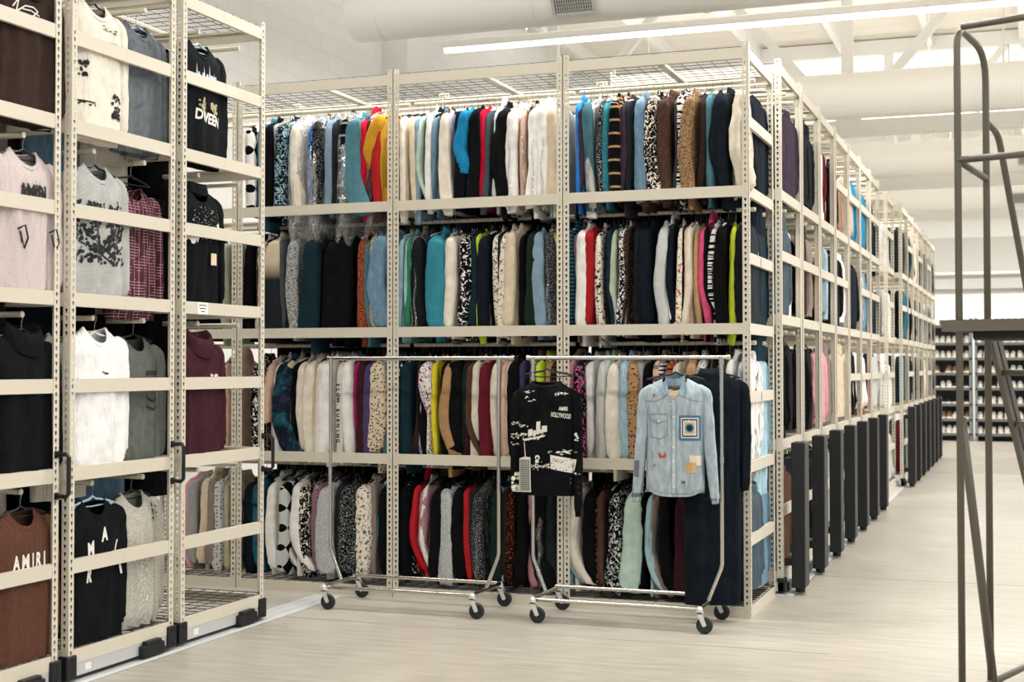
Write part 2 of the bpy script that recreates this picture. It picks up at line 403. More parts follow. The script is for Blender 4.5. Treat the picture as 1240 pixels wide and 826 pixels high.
def deck_mesh(L, D, px=.1, py=.09):
    k = (round(L, 3), round(D, 3), px)
    if k in _dm: return _dm[k]
    g = MB(); r = .0023
    def bar(a, b):
        g.tube([a, b], r, 4, 0, False)
    n = max(2, int(L/px)); m = max(2, int(D/py))
    for i in range(n+1):
        x = .012+(L-.024)*i/n
        g.tube([(x, .004, -.03), (x, .004, .004), (x, D-.004, .004), (x, D-.004, -.03)] if False else [(x, .002, .0), (x, D-.002, .0)], r, 4, 0, False)
    for j in range(m+1):
        y = .006+(D-.012)*j/m; bar((.006, y, .004), (L-.006, y, .004))
    # channel supports under the mesh
    _dm[k] = g.mesh('wire_mesh_deck', WIRE); return _dm[k]
_ch = {}
def channel_mesh(D):
    if D not in _ch:
        g = MB(); g.box(-.025, .03, -.03, .025, D-.03, -.004, 0, .004); _ch[D] = g.mesh('deck_channel', STEEL)
    return _ch[D]
_rm = {}
def rod_mesh(L):
    k = round(L, 3)
    if k not in _rm:
        g = MB(); g.tube([(.003, 0, 0), (L-.003, 0, 0)], .0145, 12); _rm[k] = g.mesh('hanging_rod', ROD, 'auto')
    return _rm[k]
LEV = [0.0, .917, 1.795, 2.671, 3.551]          # bottoms of the long beams
HALF = [.452, 1.36, 2.245, 3.12]
D = .92
RODY = (.33, .68)
RODZ = [.885, 1.745, 2.62, 3.47]
def shelf_bay(t, x0, L, H, z0=0, half=(0, 1, 2, 3), sides=(True, True), posts=(True, True), longs=True, skipdeck=(1, 2, 3), rods=(0, 1, 2, 3), full=(0, 1, 2, 3, 4), rodcut=0, rody=RODY):
    """one bay of rivet shelving parented to t: x from x0 to x0+L, y 0..D (local), z from z0"""
    for side, xx, sx in ((0, x0, 1), (1, x0+L, -1)):
        if posts[side]:
            link('upright', post(sx, 1, H), t, (xx, 0, z0)); link('upright', post(sx, -1, H), t, (xx, D, z0))
    for i, z in enumerate(LEV):
        if longs and (z0 == 0 or i):
            link('beam', beam_mesh(L-.006, 0, -1), t, (x0+.003, .0026, z0+z)); 
            link('beam', beam_mesh(L-.006, 0, 1), t, (x0+.003, D-.0026, z0+z))
        elif longs:
            link('beam', beam_mesh(L-.006, 0, -1), t, (x0+.003, .0026, z0)); link('beam', beam_mesh(L-.006, 0, 1), t, (x0+.003, D-.0026, z0))
        if i not in skipdeck:
            link('wire_mesh_deck', deck_mesh(L-.004, D), t, (x0+.002, 0, z0+z+.0725)); link('deck_channel', channel_mesh(D), t, (x0+L/2, 0, z0+z+.062))
    for s, xx, o in ((0, x0, -1), (1, x0+L, 1)):
        if not sides[s]: continue
        for i, z in list(enumerate(LEV)):
            if i in full: link('beam', beam_mesh(D-.07, 1, o), t, (xx-o*.0026, .035, z0+z))
        for i in half: link('beam', beam_mesh(D-.07, 1, o), t, (xx-o*.0026, .035, z0+HALF[i]))
    for i in rods:
        for y in rody: link('hanging_rod', rod_mesh(L-.03-rodcut), t, (x0+.015, y, z0+RODZ[i]))

def build_shelves():
    B = 1.24; H = 3.66
    lab = ['cream rivet shelving bay of the tall block, at its outer corner beside the aisle', 'cream rivet shelving bay in the middle of the long front', 'cream rivet shelving bay of the long front with the plastic wrapped coats on top', 'cream rivet shelving bay seen through the empty end of the mobile shelf']
    for k in range(4):
        t = empty('shelving_unit', (-B*(k+1), 0, 0), lab[k], 'shelving', 'clothes shelving')
        shelf_bay(t, 0.0006, B-.0012, H, half=(0, 1, 2, 3) if k == 0 else (), sides=(False, True) if k == 0 else (False, False))
        if k: pass
        if k == 0:   # tag holders on the end beams
            for z in (1.36, 2.245):
                g = MB(); g.box(B+.0004, .42, z+.01, B+.003, .47, z+.06); g.obj('label_holder', plain('clear label holder', 'd9d6cc', .3), t)
    # rows behind: mobile units whose ends face the aisle
    wheel = MB(); wheel.box(0, 0, 0, .03, .2, .07, 0, .006)
    hs = [((2,), (0, 2)), ((2,), (0, 2)), ((2,), (0, 2)), ((2,), (0, 2, 3)), ((2,), (0, 1, 3)), ((2, ), (0, 1, 2, 3)), ((2,), (0, 1, 2, 3))]
    desc = ['directly behind the corner block', 'second behind the corner block', 'third along the aisle, mostly empty inside', 'fourth along the aisle', 'fifth along the aisle', 'sixth along the aisle, bright blue garment at its top', 'seventh along the aisle, closing the first run']
    def mobile(X, Y, label, half, far=False, handle=True, z0=.09, L=1.24):
        t = empty('mobile_shelving_unit' if handle else 'shelving_unit', (X-L, Y, 0), label, 'shelving', 'mobile shelving along the aisle' if handle else 'clothes shelving')
        shelf_bay(t, 0, L, 3.66, z0, half=half, sides=(False, True), posts=(True, True), longs=True, rods=(0, 1, 2, 3))
        if handle:
            g = MB(); g.box(L-.05, -.02, .03, L+.004, D+.02, .09); g.obj('carriage', ALU, t)
            for y in (.0, D-.06):
                g = MB(); g.box(L-.04, y-.02, .025, L+.02, y+.06, .12, 0, .005); g.obj('corner_bracket', BLK, t)
            for y in (.12, D-.3):
                g = MB(); g.box(L-.06, y, .012, L+.022, y+.18, .075, 0, .006); g.obj('wheel_housing', BLK, t)
            # tall black push handle, a deep channel standing on the end frame
            g = MB(); g.box(L+.055, .02, .05, L+.15, .22, 1.06, 0, .006)
            h = g.obj('push_handle', plain('black powder coat', '0c0f13', .5), t)
            for z in (.2, .9):
                g = MB(); g.box(L, .06, z, L+.06, .18, z+.05); g.obj('handle_bracket', BLK, h)
            g = MB(); g.tube([(L+.10, .22, 1.0), (L+.10, .27, .99), (L+.10, .29, .93), (L+.10, .27, .87), (L+.10, .22, .86)], .009, 8); g.obj('handle_grip', BLK, h, True)
            g = MB(); g.cyl((L+.1, .12, .03), 2, .035, .04, 14, 0, .006); g.obj('handle_foot', BLK, h, 'auto')
        else:
            g = MB(); g.box(L-.03, 0, 0, L+.004, D, .09); g.obj('plinth', STEEL, t)
        return t
    for k in range(7):
        mobile(.04, .995+1.0*k, 'cream mobile shelf unit with tall black handle, ' + desc[k].split(', closing')[0].split(', mostly')[0].split(', bright')[0], hs[k][1])
    mobile(.04, 8.9, 'fixed cream shelving unit without handle between the two runs of black handles', (0, 1, 2, 3), True, False)
    d2 = ['first of the far run', 'second of the far run', 'third of the far run', 'fourth of the far run', 'fifth of the far run', 'sixth of the far run', 'last of the far run']
    for k in range(7):
        mobile(.1, 10.3+1.0*k, 'cream mobile shelf unit with tall black handle, ' + d2[k], (0, 1, 2, 3) if k % 2 else (0, 2))
    # aisle track
    def track(name, x0, x1, y0, y1, label):
        t = empty(name, ((x0+x1)/2, y0, 0), label, 'track', 'floor tracks of the mobile shelving')
        w = x1-x0; g = MB(); L = y1-y0
        pr = [(-w/2, 0), (-w/2+.012, .012), (-w/2+.05, .012), (-w/2+.05, .004), (-w/2+.056, .004), (-w/2+.056, .012), (w/2-.056, .012), (w/2-.056, .004), (w/2-.05, .004), (w/2-.05, .012), (w/2-.012, .012), (w/2, 0)]
        g.loft([[(x, 0, z) for x, z in pr], [(x, L, z) for x, z in pr]]); g.obj('track_profile', ALU, t)
        g = MB(); g.box(w/2, 0, 0, w/2+.004, L, .001); g.obj('track_seal', plain('dark seal', '54493f', .8), t)
    track('floor_track', -.12, .115, .93, 18, 'aluminium floor track under the mobile shelves along the aisle')
    track('floor_track', -3.02, -2.815, -9, -.12, 'aluminium floor track under the mobile shelves by the brick wall')
    # mobile units on the other side
    XL = -2.854; L = 1.24
    desc = ['with brown and black sweatshirts on its end', 'with two garments at every level', 'half empty, bare wire deck at its foot']
    for k, (Y0, nm) in enumerate(((-4.01, 0), (-3.01, 1), (-2.02, 2))):
        t = empty('mobile_shelving_unit', (XL-L, Y0, 0), 'cream mobile shelf with small black pull handle, '+desc[nm], 'shelving', 'mobile shelving by the brick wall')
        shelf_bay(t, 0, L, 3.66, .1, half=(0, 1, 2, 3), sides=(False, True), full=(0, 1, 2, 3, 4), rods=(0, 1, 2, 3), rodcut=.06, rody=(.29, .74))
        g = MB(); g.box(L-.05, -.01, .035, L-.004, D+.01, .1); c = g.obj('carriage', ALU, t)
        g = MB(); g.box(L-.05, -.01, .02, L-.015, D+.01, .035); g.obj('carriage_seal', BLK, c)
        g = MB(); g.box(L-.0035, .14, .05, L-.002, .19, .085); g.obj('data_label', TAG, c)
        for y0, y1 in ((-.02, .06), (D-.06, D+.02)):
            g = MB(); g.box(L-.05, y0, .025, L+.012, y1, .145, 0, .006)
            for z in (.05, .12): g.cyl((L+.013, (y0+y1)/2, z), 0, .006, .004, 8)
            g.obj('corner_bracket', BLK, t)
        for y in (.6,):
            g = MB(); g.box(L-.05, y, .02, L+.03, y+.2, .085, 0, .006); g.box(L-.03, y+.03, .08, L+.03, y+.17, .105, 0, .004); g.box(L+.0, y+.2, .03, L+.02, y+.28, .045)
            g.obj('wheel_housing', BLK, t)
            g = MB(); g.cyl((L-.02, y+.1, .034), 0, .022, .03, 16); g.obj('wheel', ALU, t, 'auto')
        # pull handle on the far upright
        g = MB(); yy = D-.02
        g.tube([(L, yy, 1.155), (L+.06, yy, 1.16), (L+.075, yy, 1.145), (L+.075, yy, .965), (L+.06, yy, .95), (L, yy, .955)], .011, 8); g.box(L-.001, yy-.015, 1.14, L+.006, yy+.015, 1.175); g.box(L-.001, yy-.015, .935, L+.006, yy+.015, .97)
        g.obj('pull_handle', BLK, t, 'auto')
        if k == 2:
            g = MB(); g.box(L-.002, .16, 1.875+.02, L+.0012, .27, 1.875+.09); o = g.obj('shelf_label', TAG, t)
            g = MB()
            for j, (a, b_) in enumerate(((.175, .255), (.18, .245), (.195, .235))): g.box(L+.0011, a, 1.875+.07-j*.018, L+.0016, b_, 1.875+.075-j*.018)
            g.obj('print', KPRINT, o)

# ================================================================== GARMENTS
def smooth(a, b, t): t = max(0, min(1, t)); t = t*t*(3-2*t); return a+(b-a)*t
def interp(tab, t):
    for i in range(len(tab)-1):
        if t <= tab[i+1][0] or i == len(tab)-2:
            a, b = tab[i], tab[i+1]; u = (t-a[0])/(b[0]-a[0]); u = max(0, min(1, u))
            return [p+(q-p)*u for p, q in zip(a[1:], b[1:])]
def sgp(x, e): return math.copysign(abs(x)**e, x)

def torso(T, W, L, rnd, seg=24, nr=12, dip=.045, fold=1.0, flare=1.0, wob=0.0, neck=.078, curvehem=0, nb=.05, rib=False):
    """hanging torso: across = y, thickness = x, top of the shoulder at z = 0"""
    tab = [(0, .012, neck, .36*T), (.03, -.012, neck+.045, .40*T), (.07, -.034, .165, .44*T), (.12, -.066, min(.205, W), .47*T), (.22, -.16, W, .5*T), (.5, -.36, W*1.0, .5*T), (.8, -L*.86, W*(1+.05*flare), .5*T), (1, -L, W*(1+.03*flare), .47*T)]
    ks = [(rnd.choice((3, 4, 5)), rnd.random()*6.3, rnd.uniform(.5, 1)) for _ in range(3)]
    ph = rnd.random()*6.3; rings = []
    ts = [0, .03, .07, .12]+[.12+(.88)*(i+1)/nr for i in range(nr)]
    for t in ts:
        z, hy, hx = interp(tab, t)
        am = min(.030, .2*T)*smooth(0, 1, (t-.1)/.5)*fold
        r = []
        for j in range(seg):
            th = 2*pi*j/seg; c, s = math.cos(th), math.sin(th)
            x = hx*sgp(c, .75); y = hy*sgp(s, .8)
            zz = z
            if t < nb: zz -= (dip if c > 0 else dip*.25)*abs(c)**1.2*(1-t/nb)
            if t > .97 and curvehem: zz += curvehem*abs(s)**3
            d = sum(a*(1-1.6*abs(math.sin(k*y/W*1.3+p+t*.9))) for k, p, a in ks)*.4
            x += am*d*(1 if c > 0 else -1)*abs(c)**.4
            x += wob*math.sin(t*3+ph)*t
            y += .004*math.sin(t*9+ph+th)*t
            if rib and t > .93: x *= .86; y *= .955
            r.append((x, y, zz))
        rings.append(r)
    return rings
def torso_mesh(name, rings, mat, sm=True):
    g = MB(); g.loft(rings, 0, False, False)
    k = len(rings[0]); last = rings[-1]; ins = [(x*.8, y*.97, z+.02) for x, y, z in last]
    g.loft([last, ins, [(x*.1, y*.9, z+.05) for x, y, z in last]], 0, False, True)
    return g.mesh(name, mat, sm)
def sleeve_rings(T, W, s, SL, sT, rnd, lean=0, belly=0, fwd=0, seg=12, nr=12, wide=.055, cuff=.72, hook=0, splay=0):
    pts = [(0, s*(W-.035), -.03), (0, s*(W+.005), -.075), (belly*.3, s*(W+.018), -.17), (belly, s*(W+.022+fwd*.5+splay*.4), -.17-(SL-.17)*.45), (lean*.7, s*(W+.022+fwd+splay*.75), -.17-(SL-.17)*.78), (lean+hook, s*(W+.022+fwd+splay), -SL)]
    ph = [rnd.random()*6.3 for _ in range(5)]; rings = []; ex = rnd.choice((.55, .65, .8)); ey = rnd.choice((.55, .7, .9))
    for i in range(nr+1):
        u = i/nr*(len(pts)-1); a = min(int(u), len(pts)-2); f = u-a
        P = [pts[max(a-1, 0)], pts[a], pts[a+1], pts[min(a+2, len(pts)-1)]]
        c = [0.5*(2*P[1][q]+(P[2][q]-P[0][q])*f+(2*P[0][q]-5*P[1][q]+4*P[2][q]-P[3][q])*f*f+(3*P[1][q]-P[0][q]-3*P[2][q]+P[3][q])*f**3) for q in range(3)]
        t = i/nr
        rx = sT/2*(interp([(0, .3), (.08, .52), (.25, .8), (.5, .98), (.8, 1.06), (.93, 1.0), (.955, cuff), (1, cuff)], t)[0]); ry = wide*interp([(0, .5), (.15, .95), (.6, .85), (.92, .7), (.95, .55), (1, .55)], t)[0]
        r = []
        for j in range(seg):
            th = 2*pi*j/seg; tri = lambda z: 1-2*abs(math.sin(z))
            q = 1+(.11*tri(1.0*th+ph[0]+t*.9)+.10*tri(1.5*th+ph[1]-t*1.3)+.06*tri(2.5*th+ph[2]+t*2))*(.35+.65*t)+.07*tri(t*19+ph[3]+1.2*th)*math.exp(-((t-.45)/.22)**2)+.06*tri(t*31+ph[4]-th)*math.exp(-((t-.88)/.1)**2)
            r.append((c[0]+rx*sgp(math.cos(th), ex)*q, c[1]+ry*sgp(math.sin(th), ey)*q, c[2]+.006*math.sin(th+ph[3])))
        rings.append(r)
    return rings
def collar_mesh(T, kind, mat, neck=.078, dip=.045, big=False):
    g = MB(); n = 20
    def ringpath(rz, hy, hx, dp): return [(hx*math.cos(2*pi*j/n), hy*math.sin(2*pi*j/n), rz-(dp if math.cos(2*pi*j/n) > 0 else dp*.25)*abs(math.cos(2*pi*j/n))**1.2) for j in range(n)]
    if kind == 'crew':
        rings = [ringpath(.0, neck+.018, .36*T+.008, dip), ringpath(.014, neck+.012, .36*T+.005, dip), ringpath(.02, neck, .36*T, dip), ringpath(.012, neck-.008, .36*T-.006, dip)]
    elif kind == 'hood' and big:
        rings = [ringpath(-.035, neck+.04, .36*T+.03, dip*.9), ringpath(.01, neck+.045, .36*T+.035, dip*.7), ringpath(.05, neck+.03, .36*T+.022, dip*.6), ringpath(.06, neck+.01, .36*T+.01, dip*.7), ringpath(.03, neck-.012, .36*T-.004, dip*1.0), ringpath(-.01, neck-.02, .36*T-.01, dip*1.3)]
    elif kind == 'hood':
        rings = [ringpath(-.01, neck+.03, .46*T, .02), ringpath(.02, neck+.02, .5*T, 0), ringpath(.06, neck-.0, .46*T, -.01), ringpath(.085, neck-.03, .36*T, 0), ringpath(.095, neck-.05, .2*T, 0)]
    else:
        rings = [ringpath(-.004, neck+.022, .40*T, .03), ringpath(.022, neck+.008, .40*T, .02), ringpath(.045, neck-.004, .36*T, .012), ringpath(.03, neck-.014, .32*T, .02)]
    g.loft(rings, 0, False, kind == 'hood' and not big)
    return g.mesh('hood' if kind == 'hood' else 'collar', mat, True)
_cov = [0]
def cover_mesh(T, W, L, rnd, bunch=0):
    g = MB(); rings = []; seg = 26; nr = 16
    tab = [(0, .05, .03, .4*T), (.06, .0, .17, .55*T), (.15, -.06, W+.035, .62*T), (.4, -.3, W+.065, .64*T), (.85, -L*.9, W+.06, .62*T), (1, -L, W+.03, .5*T)]
    ph = [rnd.random()*6.3 for _ in range(6)]
    for i in range(nr+1):
        t = i/nr; z, hy, hx = interp(tab, t); hx += bunch*smooth(.6, 1, 0 if t < .6 else (t-.6)/.4)*.06 if bunch else 0; r = []
        for j in range(seg):
            th = 2*pi*j/seg; q = 1+.08*math.sin(5*th+ph[0]+t*6)+.06*math.sin(7*th+ph[1]-t*9)+.05*math.sin(11*th+ph[2]+t*15)
            r.append((hx*math.cos(th)*q+.006*math.sin(t*20+ph[3]), hy*sgp(math.sin(th), .85)*(1+.02*math.sin(9*th+t*11+ph[4])), z+.012*math.sin(6*th+ph[5])*t*(1+3*bunch)))
        rings.append(r)
    g.loft(rings, 0, False, False); return g.mesh('plastic_cover', film(), True)

LIT = {}
def garment(noun, label, cat, group, loc, mat, T=.05, W=.205, L=.66, SL=.58, sT=None, lean=0, belly=0, fwd=0, hook=0, collar='crew', smat=None, cover=0, seed=0, rz=0, detail=1, dip=.045, sleeves=2, cmat=None, hood=False, wide=.055, flare=1, fold=1, curvehem=0, cuff=.72, backlean=0, neck=.078, splay=0, SLr=None):
    rnd = random.Random(seed); sT = sT or T*1.1; smat = smat or mat
    nm = noun.replace(' ', '_')
    if detail == 0:
        g = MB(); g.loft(torso(T, W, L, rnd, 14, 6, dip), 0, False, True)
        for s in (-1, 1)[:sleeves]: g.loft(sleeve_rings(T, W, s, SL, sT, rnd, lean, belly, fwd, 8, 6, wide), 0)
        me = g.mesh(nm, mat, True); o = link(nm, me, None, loc, rz); tag(o, label, cat, group)
        return o
    seg, nr = ((24, 12), (56, 18))[detail-1]
    rings = torso(T, W, L, rnd, seg, nr, dip, fold, flare, 0, neck, curvehem, .05 if detail == 1 else .3, detail == 2 and noun in ('sweatshirt', 'sweater'))
    o = link(nm, torso_mesh(nm, rings, mat), None, loc, rz); tag(o, label, cat, group)
    ss, sn = ((20, 20), (22, 24))[detail-1]
    for s in (-1, 1)[:sleeves]:
        front = (s < 0)
        r = sleeve_rings(T, W, s, SL if front else (min(SL, .6) if detail == 1 else (SLr or SL)), sT, rnd, lean if front else backlean, belly if front else 0, -abs(fwd) if front and fwd else (0 if detail == 1 else 0), ss, sn, wide, cuff, hook if front else 0, splay)
        g = MB(); g.loft(r, 0); so = link('sleeve', g.mesh('sleeve', smat, True), o)
    link(*( ('hood' if collar == 'hood' else 'collar'), collar_mesh(T, collar, cmat or mat, neck, dip, detail == 2)), o)
    if cover: link('plastic_cover', cover_mesh(T*1.05, W+.01, cover, rnd, 1 if cover > .8 else 0), o)
    return o

_hm = {}
def hanger_mesh(kind, twist=0, drop=.1):
    k = (kind, twist)
    if k in _hm: return _hm[k]
    g = MB(); m = {'black': HBLACK, 'white': HWHITE, 'blue': HBLUE, 'steel': HOOK}[kind]
    r = .0065 if kind != 'steel' else .0022
    # arms along y, origin at the middle of the rod
    z0 = -.082
    pts = [(0, 0, z0+.012)]+[(0, -.03*i, z0-.0006*(i*i)-.002*i) for i in range(1, 7)]
    P2 = [(0, -y, z) for x, y, z in pts]
    full = pts[::-1]+P2[1:]
    g.tube(full, [r*.8]+[r]*(len(full)-2)+[r*.8], 8)
    if kind in ('black', 'blue'):
        g.tube([(0, -.175, z0-.034), (0, 0, z0-.04), (0, .175, z0-.034)], .004, 6)
    # hook: neck rising to and over the rod
    q = []; ro = .0172
    for i in range(10):
        a = math.radians(-70+i*28); q.append((0, ro*math.cos(a), ro*math.sin(a)))
    q = q[::-1][:10]
    hk = [(0, 0, z0+.01), (0, 0, z0+.03), (0, -.002, z0+.05), (0, ro*.6, -.022)] 
    hk = [(0, 0, z0+.01), (0, 0, z0+.045), (0, .006, -.026)]+[(0, ro*math.cos(math.radians(a)), ro*math.sin(math.radians(a))) for a in range(-50, 196, 22)]
    if twist: hk = [(y, x, z) for x, y, z in hk]
    g.tube(hk, .0019, 6, 1)
    _hm[k] = g.mesh('clothes_hanger', [m, HOOK], 'auto'); return _hm[k]
def hanger(kind, loc, label, group, twist=0, rz=0):
    return tag(link('clothes_hanger', hanger_mesh(kind, twist), None, loc, rz), label, 'hanger', group)

# ---- prints and decals that follow the cloth
def decal(parent, name, polys, mat, extra=(), off=.0035, cut=.012, thick=0):
    """flat shapes given in the garment's (y, z) laid onto its front (+x) surface"""
    src = [parent]+[c for c in parent.children if c.name.split('.')[0] in ('sleeve', 'collar')]
    vs, fs = [], []
    for s in src:
        b = len(vs); vs += [v.co.copy() for v in s.data.vertices]; fs += [tuple(i+b for i in p.vertices) for p in s.data.polygons]
    tree = BVHTree.FromPolygons(vs, fs)
    bm = bmesh.new()
    for poly in polys:
        vv = [bm.verts.new((0, y, z)) for y, z in poly]
        try: bm.faces.new(vv)
        except ValueError: pass
    if extra:
        for me, M in extra:
            b2 = bmesh.new(); b2.from_mesh(me); b2.transform(M); tmp = bpy.data.meshes.new('t'); b2.to_mesh(tmp); b2.free(); bm.from_mesh(tmp); bpy.data.meshes.remove(tmp)
    bmesh.ops.triangulate(bm, faces=bm.faces[:])
    for _ in range(4):
        es = [e for e in bm.edges if e.calc_length() > cut]
        if not es: break
        bmesh.ops.subdivide_edges(bm, edges=es, cuts=1)
        bmesh.ops.triangulate(bm, faces=[f for f in bm.faces if len(f.verts) > 3])
    for v in bm.verts:
        h = tree.ray_cast(Vector((1, v.co.y, v.co.z)), Vector((-1, 0, 0)))
        if h[0] is None:
            n = tree.find_nearest(Vector((.06, v.co.y, v.co.z))); x = n[0].x
        else: x = h[0].x
        v.co.x = x+off
    for f in bm.faces:
        f.normal_update()
        if f.normal.x < 0: f.normal_flip()
    me = bpy.data.meshes.new(name); bm.to_mesh(me); bm.free(); me.materials.append(mat)
    o = link(name, me, parent); return o
def text_mesh(s, size, shear=0, bold=0.0):
    cu = bpy.data.curves.new('t', 'FONT'); cu.body = s; cu.size = size; cu.align_x = 'CENTER'; cu.align_y = 'CENTER'; cu.shear = shear; cu.offset = bold; cu.resolution_u = 3
    o = bpy.data.objects.new('t', cu); C.objects.link(o); dg = bpy.context.evaluated_depsgraph_get(); dg.update()
    me = bpy.data.meshes.new_from_object(o.evaluated_get(dg)); bpy.data.objects.remove(o); bpy.data.curves.remove(cu); return me
def text_at(s, size, y, z, rot=0, sx=1, sz=1, shear=0, bold=0.0):
    me = text_mesh(s, size, shear, bold)
    # text x -> y, text y -> z
    M = Matrix.Translation((0, y, z)) @ Matrix.Rotation(rot, 4, 'X') @ Matrix(((0, 0, 1, 0), (sx, 0, 0, 0), (0, sz, 0, 0), (0, 0, 0, 1)))
    return (me, M)
def quad(y0, z0, y1, z1): return [(y0, z0), (y1, z0), (y1, z1), (y0, z1)]
def disc(y, z, r, n=12, rz=1): return [(y+r*math.cos(2*pi*i/n), z+r*rz*math.sin(2*pi*i/n)) for i in range(n)]
def stroke(pts, w):
    out = []
    for (a, b), (c, d) in zip(pts, pts[1:]):
        l = math.hypot(c-a, d-b) or 1; nx, ny = -(d-b)/l*w/2, (c-a)/l*w/2
        out.append([(a+nx, b+ny), (a-nx, b-ny), (c-nx, d-ny), (c+nx, d+ny)])
    return out
def scratch(rnd, y, z, w, h, n, ang=0):
    out = []
    for _ in range(n):
        a = y+rnd.uniform(-w, w)/2; b = z+rnd.uniform(-h, h)/2; l = rnd.uniform(.3, .8)*w*.5; t = ang+rnd.uniform(-.25, .25); k = rnd.uniform(.0015, .005)
        dy, dz = l*math.cos(t), l*math.sin(t); out.append([(a-dy/2, b-dz/2), (a, b-dz*.1-k), (a+dy/2, b+dz/2), (a+dy*.1, b+k)])
    return out
def blobs(rnd, y, z, w, h, n, r0, r1):
    out = []
    for _ in range(n):
        a = y+rnd.uniform(-w, w)/2; b = z+rnd.uniform(-h, h)/2; r = rnd.uniform(r0, r1); m = rnd.randint(5, 8); p = rnd.random()*6
        out.append([(a+r*rnd.uniform(.5, 1.2)*math.cos(p+2*pi*i/m), b+r*rnd.uniform(.5, 1.2)*math.sin(p+2*pi*i/m)) for i in range(m)])
    return out

